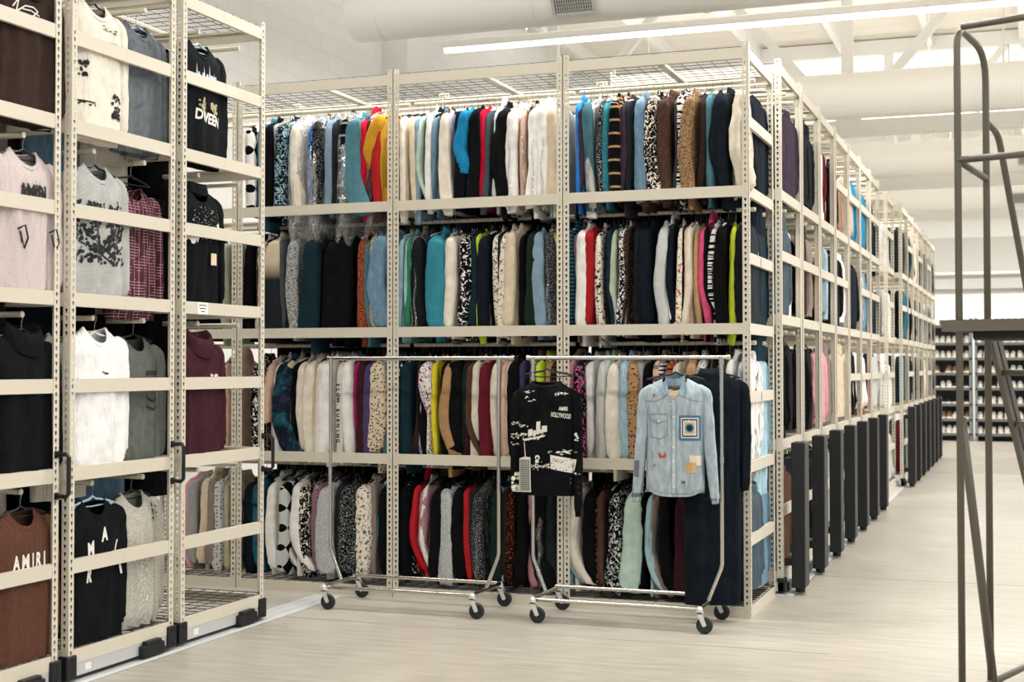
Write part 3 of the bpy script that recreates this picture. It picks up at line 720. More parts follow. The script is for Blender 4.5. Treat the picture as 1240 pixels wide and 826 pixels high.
# ---- the long front: one line per garment, "photo column colour|pattern colours|noun|flags"
FRONT = {
(0, 3): """695 bright blue||shirt|
703 plum||sweater|
707 slate teal|knit|sweater|L2 w f q
717 light grey||shirt|P
723 black|speckle white|sweater|
731 turquoise|speckle navy|sweater|
741 black|bands camel|jacket|w
752 dark brown|bands tan|jacket|
758 plum||coat|
765 charcoal||sweater|
772 denim|denim|jacket|w
781 brown|speckle dark brown|sweater|
793 black|floral cream|jacket|w
808 dark brown|tweed brown|jacket|w
819 black|leather|jacket|
825 white|bars black|shirt|L1
836 tan|tweed brown|jacket|w b
846 dark brown||sweater|
854 slate teal||sweatshirt|L1
866 navy|knit|sweater|w b
878 navy||coat|w""",
(0, 2): """689 dark teal|stripes teal|shirt|
697 mauve||shirt|
705 white||shirt|w
714 red|knit|sweater|w
723 cream|splat black|shirt|
731 black||sweatshirt|
737 dark teal||sweatshirt|
743 sage||sweatshirt|
750 navy|floral white|shirt|
755 beige|tiedye cream tan|jacket|
761 dark brown|speckle tan|jacket|
768 black|tweed charcoal|sweater|
775 dark teal||jacket|
784 navy||coat|w
799 light grey||sweatshirt|w b
807 white||sweatshirt|r
811 navy||shirt|
819 white|floral red yellow|shirt|
826 black||jacket|
832 peach||sweatshirt|
839 cream||sweatshirt|
846 tan||sweatshirt|
850 black||shirt|
855 hot pink||sweatshirt|
863 white|bars black|shirt|r
873 black||jacket|w
882 lime||sweatshirt|L2
893 charcoal|tweed black|jacket|w""",
(0, 1): """690 pink||shirt|P
699 black|floral hot pink turquoise|shirt|w
712 white||shirt|
726 light grey||shirt|w
734 mint||shirt|
742 cream||shirt|w
756 light blue|denim|jacket|w
767 camel|leopard dark brown|coat|w
776 grey||shirt|P
786 black||jacket|
795 peach|plaid mauve cream|shirt|
803 white|stripes black|shirt|
811 orange|bands maroon|sweater|
821 cream||shirt|
832 tan||coat|w
845 light grey|leopard black|shirt|w
858 black||jacket|w
874 olive|floral yellow black|shirt|
884 white||shirt|
891 light grey||shirt|
897 denim|denim|jacket|""",
(0, 0): """691 light blue|denim|jacket|r
699 cream||sweatshirt|w r
712 black||jacket|w
721 dark brown|leopard tan|shirt|
729 brown||sweater|
737 black||sweatshirt|
748 black|floral light grey|shirt|w
761 mint||sweatshirt|W
772 cream||sweatshirt|
778 black||jacket|
786 aqua||sweatshirt|r
795 taupe||sweatshirt|r
806 black||coat|w
818 maroon||sweater|w
828 black|argyle white|sweater|
838 grey||sweatshirt|w
847 blue grey||shirt|
857 mauve||sweater|
866 black||jacket|
878 navy||coat|w
891 navy||jacket|w""",
(1, 3): """482 black||sweatshirt|L1
488 cream||sweatshirt|L2
496 beige||sweatshirt|
504 blue grey||sweatshirt|L2
511 mint||sweatshirt|L1 r
516 white||shirt|
521 navy||jacket|
527 denim|denim|shirt|
531 brown|plaid navy cream|shirt|
538 cream||sweatshirt|w
546 lavender||sweatshirt|
555 black||sweatshirt|w
563 azure||sweatshirt|s b w
575 black||sweatshirt|w
583 crimson||sweatshirt|
590 slate||sweatshirt|
597 light grey||sweatshirt|
606 black||coat|W b
613 peach|plaid brown white|shirt|
623 white||shirt|P w
631 peach||shirt|P
638 black||shirt|
646 white||shirt|P w
655 white||shirt|P w
663 light blue|denim|shirt|P
671 beige||shirt|w""",
(1, 2): """484 light blue||shirt|
490 aqua||shirt|
494 green||shirt|
500 sage||shirt|
508 black|tweed charcoal|jacket|P w
517 bright blue||sweater|
527 turquoise||shirt|W L1
536 blue grey||shirt|
541 plum|floral peach|shirt|
550 cream||sweatshirt|w
561 black|splat white|shirt|w
569 dark teal||sweater|
577 lime||sweatshirt|L2
583 olive||jacket|L1
590 navy||jacket|w
597 cream|floral olive|shirt|L1
604 charcoal||jacket|
612 cream|splat taupe|shirt|w
623 beige||shirt|w L1
633 black||jacket|
641 dark green||jacket|w
649 blue grey||sweatshirt|w
662 charcoal|speckle grey|jacket|P w
672 yellow||sweatshirt|""",
(1, 1): """484 black|splat white|shirt|
494 dark teal||shirt|w
502 dark brown||sweater|
507 white|tiedye azure|shirt|
513 black||jacket|
519 white|floral red azure|sweatshirt|s w f
525 yellow||sweater|
531 black||jacket|
539 camel||coat|w r
550 black||jacket|W
558 dark green||sweater|
565 maroon||sweater|
573 brown||jacket|r
578 cream||sweatshirt|
590 burgundy||sweater|w
599 cream||sweatshirt|b
610 peach||sweatshirt|
617 cream||sweatshirt|
625 black||jacket|w
632 purple||sweater|
641 olive|stripes taupe|shirt|
654 lime||shirt|
662 tan||sweater|
670 brown|stripes black|shirt|""",
(1, 0): """485 black|splat light grey|shirt|r
495 black||jacket|w
503 red||sweatshirt|r
508 white||shirt|r
516 pink|tweed mauve|sweater|s
527 black||jacket|w
536 navy||jacket|
544 grey|tweed light grey|sweater|W
555 black||jacket|w
564 red||sweater|
570 dark teal||sweater|
582 charcoal|speckle grey|jacket|P w
596 dark green||jacket|w
605 blue grey||shirt|
612 dark brown||sweater|
622 black|speckle orange|sweater|
633 black||coat|w
642 pink||sweater|
657 black|speckle charcoal|jacket|P W
673 charcoal||jacket|w""",
(2, 3): """300 black|argyle white|sweater|w
313 teal||shirt|
322 black||jacket|w
330 grey||sweatshirt|
336 taupe||sweatshirt|
344 navy|floral light blue|shirt|w
354 aqua||shirt|P
361 cream||jacket|P w
373 bright blue|splat navy|shirt|P
384 black|speckle grey|jacket|P w
393 blue grey||sweatshirt|L1
402 charcoal||jacket|L1
415 black|bands grey|jacket|w P
430 slate teal||jacket|W r
438 crimson||sweatshirt|L1
446 maroon||sweater|L1 P
454 red||sweatshirt|
462 mustard||sweatshirt|w f e""",
(2, 2): """300 black||jacket|
310 white||shirt|
318 brown||sweater|
329 beige|ombre charcoal|jacket|W
342 dark grey||jacket|w
353 charcoal|tweed light grey|sweater|w
376 dark teal||coat|W
402 black||coat|W
417 black||coat|W
433 maroon|tweed orange|shirt|
440 slate teal||shirt|
448 charcoal|tweed beige|sweater|w
459 denim|denim|jacket|W b
468 denim|denim|jacket|""",
(2, 1): """308 black|splat white|shirt|w
325 peach||sweatshirt|b s
336 white||shirt|
345 teal|tiedye navy purple|shirt|W r
352 beige||shirt|r
358 black||jacket|
364 cream||jacket|w
370 white||jacket|
377 cream||jacket|w
384 beige||jacket|
390 cream||jacket|w
398 white||jacket|w
406 cream||shirt|
412 white||jacket|
419 white||sweatshirt|w
426 navy||sweater|
431 magenta||sweater|
438 maroon||sweater|w
446 purple||sweater|w
452 orange|tweed burgundy|shirt|
459 beige|leopard dark brown|coat|W
467 slate teal||shirt|""",
(2, 0): """303 navy||jacket|w
310 black|tiedye teal|shirt|
328 white||shirt|w
337 beige||sweater|
344 white||shirt|r
349 black|argyle light grey|sweater|w
360 white||sweatshirt|w r
371 black|floral cream|shirt|w
380 purple|floral light grey|shirt|
386 mauve||shirt|
400 grey|tweed light grey|sweater|W
410 charcoal||jacket|
421 black|speckle light grey|shirt|W
443 cream|splat olive|shirt|W
455 taupe||sweater|
461 turquoise||sweatshirt|r
469 black||jacket|w""",
(3, 2): """232 black||jacket|w
245 black||jacket|w
268 sage||shirt|""",
(3, 1): """262 grey|tweed light grey|sweater|
268 navy||sweater|
277 peach||sweatshirt|w""",
(3, 0): """228 pink||sweatshirt|
236 grey||sweater|
247 beige||jacket|w
257 taupe||jacket|w
267 light grey|dots navy|shirt|w
276 beige||jacket|""",
}
BAYN = ['corner bay', 'middle bay', 'third bay', 'bay behind mobile shelf']
LEVN = ['bottom rail', 'third rail', 'second rail', 'top rail']
PATW = {'': '', 'stripes': 'striped', 'bars': 'fine barred', 'bands': 'banded', 'plaid': 'plaid', 'splat': 'printed', 'floral': 'printed', 'leopard': 'leopard print', 'speckle': 'speckled', 'tweed': 'tweedy', 'tiedye': 'tie-dyed', 'ombre': 'shaded', 'denim': 'denim', 'knit': 'knit', 'leather': 'leather', 'argyle': 'diamond patterned', 'dots': 'dotted'}
SLZ = [.785, 1.65, 2.53, 3.385]
seen = {}
def ordn(i):
    return ['zeroth', 'first', 'second', 'third', 'fourth', 'fifth', 'sixth', 'seventh', 'eighth', 'ninth', 'tenth', 'eleventh', 'twelfth', 'thirteenth', 'fourteenth', 'fifteenth', 'sixteenth', 'seventeenth', 'eighteenth', 'nineteenth', 'twentieth', 'twenty-first', 'twenty-second', 'twenty-third', 'twenty-fourth', 'twenty-fifth', 'twenty-sixth', 'twenty-seventh', 'twenty-eighth', 'twenty-ninth', 'thirtieth'][min(i, 30)]
def fresh(base, tails):
    """the first label of base + tail that is short enough and not yet given"""
    for t in tails:
        l = ' '.join((base+t).split())
        if len(l.split()) <= 14 and l not in seen: seen[l] = 1; return l
    for k in range(2, 99):
        l = '%s number %s%s' % (base, ordn(k), tails[-1])
        if l not in seen: seen[l] = 1; return l
def build_front():
    rnd = random.Random(5); allr = []
    nh = 0
    for (bay, lev), txt in FRONT.items():
        rows = []
        for ln in txt.split('\n'):
            a, pat, noun, fl = ln.split('|'); px, col = a.split(' ', 1); rows.append((float(px), col.strip(), pat.split(' ', 1), noun, fl.split()))
        n = len(rows)
        zsh = SLZ[lev]
        xs = [at(px, 300, 1, .08).x for px, *_ in rows]
        descs = []
        for (px, col, pat, noun, fl) in rows: descs.append((col if PATW[pat[0]] != 'denim' or col not in ('denim',) else 'mid blue')+(' '+PATW[pat[0]] if PATW[pat[0]] else '')+' '+noun)
        for i, (px, col, pat, noun, fl) in enumerate(rows):
            x = xs[i]; lo = xs[i-1] if i else x-.05; hi = xs[i+1] if i < n-1 else x+.05
            gap = min(.09, (min(hi-x, .1)+min(x-lo, .1))/2)
            T = max(.03, min(.085, gap*.95)); sT = max(.045, min(.085, gap*1.25))
            if 'w' in fl: sT = max(sT, .092)
            if 'W' in fl: sT = max(sT, .15); T = max(T, .075)
            SL = rnd.uniform(.655, .75)
            if 'L1' in fl: SL = .70
            if 'L2' in fl: SL = .79
            if 's' in fl: SL = .46
            hookx = .05 if 'r' in fl else rnd.uniform(-.012, .012)
            lean = (.05 if 'r' in fl else rnd.uniform(-.02, .02)+.022*math.sin(i*.7+bay+lev*2))
            if lev == 0: SL = min(SL, rnd.uniform(.635, .69)); hookx += .012
            belly = -.028 if 'b' in fl else (rnd.uniform(-.012, .012)-(.02 if 'r' in fl else 0))
            if 'e' in fl: belly = -.11; hookx = .03; lean = .02
            pw = pat[1] if len(pat) > 1 else ''
            c2 = c3 = None
            if pw:
                names = sorted(COL, key=len, reverse=True); found = []; s = pw
                while s:
                    s = s.strip()
                    for k in names:
                        if s == k or s.startswith(k+' '): found.append(k); s = s[len(k):]; break
                    else: break
                c2 = found[0] if found else None; c3 = found[1] if len(found) > 1 else None
            mat = cloth(col, pat[0] or 'plain', c2, c3)
            P, Q = (rows[i-1][1] if i else None), (rows[i+1][1] if i < n-1 else None)
            where = ('between %s and %s ones' % (P, Q)) if P and Q else 'by the shelf post and %s one' % (P or Q)
            label = fresh(descs[i], [', %s, %s, %s' % (where, LEVN[lev], BAYN[bay]), ', %s, %s' % (LEVN[lev], BAYN[bay]), ' hung %s from its wall-side post, %s, %s' % (ordn(i+1), LEVN[lev], BAYN[bay])])
            col_kind = {'shirt': 'shirt', 'sweatshirt': 'crew', 'sweater': 'crew', 'jacket': 'shirt', 'coat': 'shirt'}[noun]
            if noun == 'sweatshirt' and rnd.random() < .12: col_kind = 'hood'
            L = {'coat': .80, 'jacket': .72, 'shirt': .75}.get(noun, .71)+rnd.uniform(-.03, .06)
            if lev == 0: L = min(L, .695)
            zz = zsh+rnd.uniform(-.012, .014); yy = RODY[0]+rnd.uniform(-.012, .012)+(-.03 if 'W' in fl else (-.018 if 'w' in fl else .012))
            cover = 0
            if 'P' in fl: cover = rnd.uniform(.84, .98) if (bay, lev) == (2, 3) else (.74 if lev else .66)
            o = garment(noun, label, noun, 'garments hanging along the long front', (x, yy, zz), mat, T, rnd.uniform(.195, .212), L, SL, sT, lean, belly, .10 if 'f' in fl else 0, hookx, col_kind, cover=cover, seed=int(px)*7+lev+bay*31, rz=rnd.uniform(-.14, .14), wide=.05 if 'w' not in fl else .058)
            if 'q' in fl or 's' in fl and 'f' not in fl:
                ch = [c for c in o.children if c.name.startswith('sleeve')][0]; vv = ch.data.vertices; k2 = 14; nv = len(vv)
                ring = [vv[j].co for j in range(nv-k2, nv)]; cc = sum(ring, Vector())/k2
                g = MB(); g.loft([[(cc+(p-cc)*f+Vector((0, 0, dz))).to_tuple() for p in ring] for f, dz in ((1.12, .028), (1.25, .02), (1.22, -.012), (1.0, -.014))], 0, True, True)
                g.obj('cuff', cloth('white' if 'q' in fl else col), ch, True)
            if (bay, lev, int(px)) == (2, 1, 406):
                for j, ch_ in enumerate('SLOW BURNING'):
                    if ch_ == ' ': continue
                    me = text_mesh(ch_, .034, 0, .002); me.transform(Matrix.Translation((lean*.5*j/11, -.292, -.19-j*.036)) @ Matrix.Rotation(pi/2, 4, 'X') @ Matrix.Rotation(-pi/2, 4, 'Z')); me.materials.append(KPRINT); link('lettering', me, o)
            built.append((o, label, descs[i], (LEVN[lev], BAYN[bay])))
            hk = rnd.choice(['black', 'black', 'black', 'black', 'white', 'steel'])
            if bay < 3: hanger(hk, (x, RODY[0], RODZ[lev]), fresh(hk+' hanger', [' holding the %s, %s, %s' % (descs[i], LEVN[lev], BAYN[bay]), ' %s from the wall-side post, %s, %s' % (ordn(i+1), LEVN[lev], BAYN[bay])]), 'hangers along the long front')
built = []

def build_rear():
    """the second rods: mostly dark garments added to block light behind the front row"""
    rnd = random.Random(9)
    cols = ['black', 'navy', 'charcoal', 'black', 'dark brown', 'slate', 'dark teal', 'black', 'maroon', 'plum', 'olive', 'dark grey']
    ends = {3: ('navy', 'jacket'), 2: ('dark teal', 'sweatshirt'), 1: ('light blue', 'jacket'), 0: ('denim', 'jacket')}
    for bay in range(3):
        for lev in range(4):
            k = 11
            for i in range(k):
                c = rnd.choice(cols); noun = rnd.choice(['sweatshirt', 'jacket', 'sweater', 'shirt'])
                x = -1.24*bay-.12-(1.24-.2)*(i/(k-1))
                if bay == 0 and i == 0: c, noun = ends[lev]; x = -.085
                if c in ('denim', 'light blue'): mat = cloth(c, 'denim')
                else: mat = cloth(c)
                lab = fresh('%s %s' % (c, noun), [' added on back rod, %s, %s, %s from aisle' % (LEVN[lev], BAYN[bay], ordn(i+1))])
                if bay == 0 and i == 0: lab = fresh('%s %s' % (c, noun), [' at the open back rod end, corner bay, %s' % LEVN[lev]])
                garment(noun, lab, noun, 'garments on the back rods', (x, RODY[1]+.01, SLZ[lev]+rnd.uniform(.0, .03)), mat, .1, .21, .93 if lev else .68, .66 if lev else .6, .115, rnd.uniform(-.02, .02), seed=bay*100+lev*10+i, detail=2 if (bay == 0 and i == 0) else 0)  # hems lengthened to keep the gap above the next rail dark

def end_garments():
    G = 'garments at the open end of the corner block'
    # facing the aisle at the end of the front rod
    o = garment('sweater', 'cream waffle knit sweater hanging out of the top of the block corner over the beam', 'sweater', G, (-.10, .31, 3.38), cloth('e2d7c4', 'knit'), .12, .235, .70, .66, .13, .03, -.02, detail=2, seed=3, dip=.05, wide=.065, rz=.16, neck=.09)
    o = garment('sweatshirt', 'dark slate sweatshirt with white lettering at the block end, second rail', 'sweatshirt', G, (-.075, .36, 2.52), cloth('262c33'), .1, .215, .66, .6, .1, detail=2, seed=4)
    decal(o, 'lettering', [], WPRINT, [text_at('LA', .07, .12, -.21, 0, 1, 1.3, bold=.004)])
    o = garment('shirt', 'white and blue washed shirt at the block end, third rail', 'shirt', G, (-.06, .36, 1.65), cloth('light grey', 'tiedye', 'white', 'slate'), .08, .205, .66, .58, .08, detail=2, seed=5, collar='shirt')
    o = garment('jacket', 'grey denim jacket at the block end, bottom rail', 'jacket', G, (-.06, .36, .79), cloth('slate', 'denim'), .09, .205, .64, .58, .09, detail=2, seed=6, collar='shirt')

def aisle_rows():
    rnd = random.Random(21)
    nounc = ['jacket', 'sweatshirt', 'shirt', 'sweater']
    data = {  # unit: level -> (front rod colours, back rod colours)
     0: {3: ('navy', 'plum'), 2: ('slate', 'white'), 1: ('black', 'black'), 0: ('brown', 'navy')},
     1: {3: ('black', 'navy'), 2: ('dark brown', 'taupe'), 1: ('navy', 'black'), 0: ('black', 'black')},
     2: {3: ('white', 'burgundy'), 2: (None, 'pale denim'), 1: ('pink', 'taupe'), 0: ('turquoise', 'grey')},
     3: {3: ('black', None), 2: ('black', 'white'), 1: ('light grey', 'beige'), 0: ('charcoal', None)},
     4: {3: ('peach', 'azure'), 2: ('pale denim', 'navy'), 1: ('cream', 'black'), 0: ('navy', None)},
     5: {3: ('azure', 'turquoise'), 2: ('beige', 'denim'), 1: ('white', 'orange'), 0: ('black', 'grey')},
     6: {3: ('plum', 'charcoal'), 2: ('black', 'dark brown'), 1: ('navy', 'light grey'), 0: ('black', None)},
     7: {3: ('white', 'light grey'), 2: ('white', 'white'), 1: ('white', 'cream'), 0: ('white', 'light grey')},
    }
    un = ['first', 'second', 'third', 'fourth', 'fifth', 'sixth', 'seventh', 'eighth', 'ninth', 'tenth', 'eleventh', 'twelfth', 'thirteenth', 'fourteenth', 'fifteenth']
    for u in range(15):
        Y = .995+u if u < 7 else (8.9 if u == 7 else 10.3+(u-8)); X = .04 if u < 8 else .1; z0 = .09 if u != 7 else 0
        for lev in range(4):
            if u in data: cc = data[u][lev]
            else: cc = (rnd.choice(['black', 'navy', 'dark teal', 'burgundy', 'white', 'charcoal', 'dark brown']), rnd.choice(['black', 'dark teal', 'teal', 'cream', 'slate', 'light blue', 'navy']))
            for r, c in enumerate(cc):
                if not c: continue
                for dpt in range((4 if u < 3 else 2) if u < 9 else 1):
                    c2 = c if dpt == 0 else rnd.choice(['black', 'navy', 'charcoal', 'slate', 'taupe'])
                    noun = rnd.choice(nounc); P = rnd.random() < .3 and dpt == 0 and u < 7
                    mat = cloth(c2, 'denim') if c2 in ('denim', 'pale denim') else cloth(c2)
                    lab = fresh('%s %s' % (c2, noun), [' %s of the %s aisle unit, %s rod%s' % (LEVN[lev], un[u], ['near', 'far'][r], ['', ', second in', ', third in', ', fourth in'][dpt])])
                    o = garment(noun, lab, noun, 'garments in the aisle units', (X-.07-rnd.uniform(0, .03)-dpt*.12, Y+RODY[r]+(.0 if r == 0 else .0), z0+SLZ[lev]+rnd.uniform(-.03, .0)), mat, .09, rnd.uniform(.17, .2), rnd.uniform(.58, .66), .56, .085, rnd.uniform(-.02, .02), rnd.uniform(-.02, .02), detail=1 if (u < 4 and dpt == 0) else 0, seed=u*40+lev*8+r*4+dpt, rz=rnd.uniform(-.2, .2), collar=rnd.choice(['crew', 'shirt', 'hood']))
                    if dpt == 0 and u < 5: hanger('black', (o.location.x, Y+RODY[r], z0+RODZ[lev]), fresh('black hanger', [' on the %s rod of the %s aisle unit, %s' % (['near', 'far'][r], un[u], LEVN[lev])]), 'hangers in the aisle units')

# ---- the display garments on the ends of the mobile units by the wall (they face +x)
def wall_side():
    XL = -2.854; G = 'display garments on the mobile shelf ends'; HG = 'hangers on the mobile shelf ends'
    RZ = [q+.1 for q in RODZ]; SZ = [q+.1 for q in SLZ]
    def hang(noun, label, Y, lev, mat, hk='black', x=-.085, dz=0, **kw):
        a = dict(T=.115, W=.21, L=.72, SL=.66, sT=.09, detail=2, seed=int(Y*-100)+lev, dip=.085, wide=.05, flare=.6, neck=.092, fold=1.5)
        a.update(kw)
        o = garment(noun, label, noun, G, (XL+x, Y, SZ[lev]+dz), mat, **a)
        hanger(hk, (XL+x, Y, RZ[lev]), fresh('%s hanger' % hk, [' inside the '+' '.join(label.split()[:9])]), HG)
        return o
    rnd = random.Random(3)
    u1, u2, u3 = -4.01, -3.01, -2.02
    # first unit (cut by the photo's edge)
    o = hang('sweatshirt', 'dark brown hooded sweatshirt with white script, top of the mobile shelf beside the brick wall', u1+.74, 3, cloth('3a2a26'), collar='hood')
    s = [(-.14, -.17), (-.10, -.12), (-.12, -.19), (-.06, -.15), (0, -.145), (.03, -.16), (-.02, -.20), (-.06, -.19), (.02, -.2), (.06, -.215), (.12, -.2)]
    decal(o, 'script_print', stroke(s, .007)+stroke([(-.08, -.17), (-.02, -.165), (.04, -.18)], .006), WPRINT)
    o = hang('sweatshirt', 'pale pinkish grey heather sweatshirt with dark block print and black drawcords', u1+.74, 2, cloth('d3c6c4', 'speckle', 'c2b3b4'), T=.13)
    decal(o, 'block_print', blobs(rnd, .0, -.19, .19, .05, 34, .006, .014)+scratch(rnd, 0, -.16, .16, .05, 20, 1.5), KPRINT, [text_at('AMIRI', .085, 0, -.20, 0, .9, 1.3, bold=.003)])
    for y in (-.1, .13):
        g = MB(); g.tube([(.075, y-.02, -.38), (.085, y+.02, -.36), (.085, y+.04, -.42), (.08, y+.02, -.47), (.085, y, -.44), (.08, y-.01, -.39)], .005, 6); g.obj('drawcord', BLK, o, True)
    o = hang('sweatshirt', 'black hooded sweatshirt hanging in the third level of the mobile shelf end', u1+.74, 1, cloth('0b0e12'), T=.13, collar='hood')
    o = hang('shirt', 'brown washed long sleeved shirt with white capital letters, bottom level of mobile shelf', u1+.74, 0, cloth('5b3c31', 'speckle', '6d4a3c'), T=.12)
    decal(o, 'lettering', [], WPRINT, [text_at('A M I R I', .075, 0, -.235, .0, .85, 1.25, bold=.003)])
    # second unit
    ya, yb = u2+.29, u2+.74; BX = -.15
    o = hang('sweatshirt', 'cream sweatshirt with black palm prints, top level beside a washed grey one', ya, 3, cloth('efe8db'))
    decal(o, 'palm_print', blobs(rnd, -.17, -.36, .09, .07, 26, .006, .018)+blobs(rnd, .12, -.52, .07, .13, 40, .006, .016)+stroke([(-.2, -.53), (-.15, -.525), (-.1, -.53), (-.06, -.525)], .008)+blobs(rnd, -.13, -.535, .14, .02, 14, .004, .009)+scratch(rnd, .06, -.12, .12, .03, 10), KPRINT, [text_at('AMIRI', .035, .1, -.20, 0, 1, 1.2, bold=.002), text_at('HOLLYWOOD', .022, .1, -.235, 0, 1, 1.1, bold=.001)])
    o = hang('sweatshirt', 'washed grey sweatshirt with orange and red flames on one sleeve', yb+.01, 3, cloth('646a70', 'tiedye', '727980', '545b62'), 'blue', T=.13, x=BX)
    fl = []
    for i in range(26):
        yy = -.2+rnd.uniform(-.03, .03); zz = -.37-rnd.random()*.22; h = .02+.05*rnd.random(); w = .006+.01*rnd.random(); fl.append([(yy-w, zz), (yy, zz-.012), (yy+w, zz), (yy+rnd.uniform(-.012, .012), zz+h)])
    decal(o, 'flame_print', fl[:15], plain('orange ink', 'e06a2c', .8)); decal(o, 'flame_print', fl[15:], plain('red ink', 'c22a3e', .8), off=.0045)
    decal(o, 'lettering', [], WPRINT, [text_at('AMIRI', .04, .13, -.22, 0, 1, 1.5, bold=.002)])
    # snake-pattern sweater
    o = hang('sweater', 'pale grey knit sweater with black snakeskin pattern', ya+.01, 2, cloth('c6c8c6', 'knit'), T=.13)
    P = []
    for i in range(430):
        y = rnd.uniform(-.2, .2); z = rnd.uniform(-.5, -.19)
        dd = abs(abs(y)*1.3+abs(z+.33)*.8); 
        if dd < .055: continue
        if z > -.28 and rnd.random() < abs(y)*1.2: continue
        P += blobs(rnd, y, z, .004, .004, 1, .006, .015)
    for k in (.06, .078): P += stroke([(0, -.33+k*1.6), (k, -.33), (0, -.33-k*1.6), (-k, -.33), (0, -.33+k*1.6)], .009)
    P += stroke([(-.08, -.49), (0, -.41), (.08, -.49)], .012)+stroke([(-.05, -.5), (0, -.455), (.05, -.5)], .009)
    for i in range(12): P += blobs(rnd, .12+.01*i*rnd.random(), -.16-.02*rnd.random()-.008*i, .03, .03, 1, .004, .007)
    decal(o, 'snakeskin_pattern', P, plain('black yarn', '1d2126', .9), cut=.02)
    o = hang('sweater', 'maroon sweater with pink and white grid lines, beside the snakeskin sweater', yb-.03, 2, cloth('4f2a34', 'grid', 'b9929b'), T=.12, x=BX, dz=-.06)
    o = hang('shirt', 'tan and grey patterned shirt behind the maroon grid sweater', yb+.09, 2, cloth('taupe', 'plaid', 'tan', 'charcoal'), x=-.34, dz=-.03)
    o = hang('sweatshirt', 'white sweatshirt with a tiny chest logo on white hangers', ya+.02, 1, cloth('f1f0f0'), 'white', T=.13, dz=.03)
    decal(o, 'chest_logo', stroke([(-.02, -.215), (.0, -.222), (.03, -.225), (.0, -.228)], .006), KPRINT)
    o2 = hang('shirt', 'cream shirt tail showing under the white sweatshirt', ya-.02, 1, cloth('e7dcc9'), x=-.27, L=.85, dz=-.0)
    o = hang('sweatshirt', 'olive grey sweatshirt with chest pocket and dark chevrons', yb, 1, cloth('5d625c', 'tiedye', '686d66', '515650'), T=.13, x=BX, dz=-.01)
    dk = plain('dark chevron cloth', '2b2f2e', .8)
    decal(o, 'pocket', [quad(.03, -.195, .15, -.17)], dk); decal(o, 'chevron_print', sum([stroke([(.05, -.32-k), (.09, -.345-k), (.14, -.31-k)], .013) for k in (0, .045)], []), dk)
    o = hang('shirt', 'black tee with white gothic letters scattered on its chest', ya+.01, 0, cloth('0a0d11'), 'blue', T=.12)
    decal(o, 'gothic_letters', [], WPRINT, [text_at(ch, .085, y, z, r, .8, 1.1, .2, .004) for ch, y, z, r in (('A', .02, -.17, .1), ('M', -.09, -.235, .2), ('I', .13, -.245, -.2), ('R', -.1, -.37, 0), ('I', .17, -.36, .3))])
    o = hang('sweater', 'pale grey lace knit sweater with ragged sequins', yb-.01, 0, cloth('cfccc2', 'tweed', 'aca89e'), T=.14, x=BX, dip=.09)
    decal(o, 'sequin_trim', blobs(rnd, .02, -.45, .09, .36, 120, .003, .008)+blobs(rnd, -.2, -.2, .05, .25, 60, .003, .007)+blobs(rnd, .15, -.12, .08, .1, 40, .003, .007), plain('pearly sequins', 'e4e0d5', .3))
    decal(o, 'dark_beads', blobs(rnd, .14, -.1, .08, .09, 26, .004, .009), KPRINT, off=.005)
    # third unit
    yc = u3+.29
    o = hang('sweatshirt', 'black long sleeved sweatshirt with pale blue dripping letters, top of the half empty shelf', yc, 3, cloth('0b0f14'), 'blue')
    lb = plain('pale blue ink', 'c3d5da', .8)
    decal(o, 'dripping_letters', [[(y-.008, -.2), (y, -.2+h), (y+.008, -.2)] for y, h in ((-.1, .08), (-.03, .07), (.03, .09), (.08, .05))], lb, [text_at('AMIRI', .1, 0, -.22, 0, .85, 1.2, bold=.004)])
    decal(o, 'skull_print', blobs(rnd, -.05, -.35, .07, .06, 26, .005, .014)+blobs(rnd, .08, -.36, .07, .06, 26, .005, .014), plain('gold ink', 'b9b08a', .8)); decal(o, 'lettering', [], WPRINT, [text_at('DWEEN', .07, .02, -.43, -.1, 1, 1.2, bold=.003)])
    o = hang('jacket', 'black jacket with white speckles and a white star', yc-.02, 2, cloth('0a0d11'), T=.12, collar='shirt')
    decal(o, 'speckle_print', blobs(rnd, .03, -.2, .3, .2, 110, .0015, .004)+[[(.17+.03*(1 if i % 2 == 0 else .4)*math.cos(pi/2+i*pi/5), -.2+.03*(1 if i % 2 == 0 else .4)*math.sin(pi/2+i*pi/5)) for i in range(10)]]+blobs(rnd, -.12, -.28, .12, .07, 20, .01, .03), WPRINT)
    decal(o, 'price_tag', [quad(.06, -.44, .11, -.37)], plain('kraft tag', 'e0c8ae', .8), off=.02)
    o = hang('sweatshirt', 'maroon hooded sweatshirt with a small pale skull print', yc, 1, cloth('3f1f27'), T=.12, collar='hood', dz=-.0)
    decal(o, 'skull_print', blobs(rnd, .1, -.235, .08, .06, 26, .006, .013), plain('pale pink ink', 'e3cfc6', .8))
    # what hangs behind each display garment
    cols = ['black', 'navy', 'light grey', 'dark brown', 'taupe', 'slate', 'purple', 'cream', 'denim', 'charcoal']
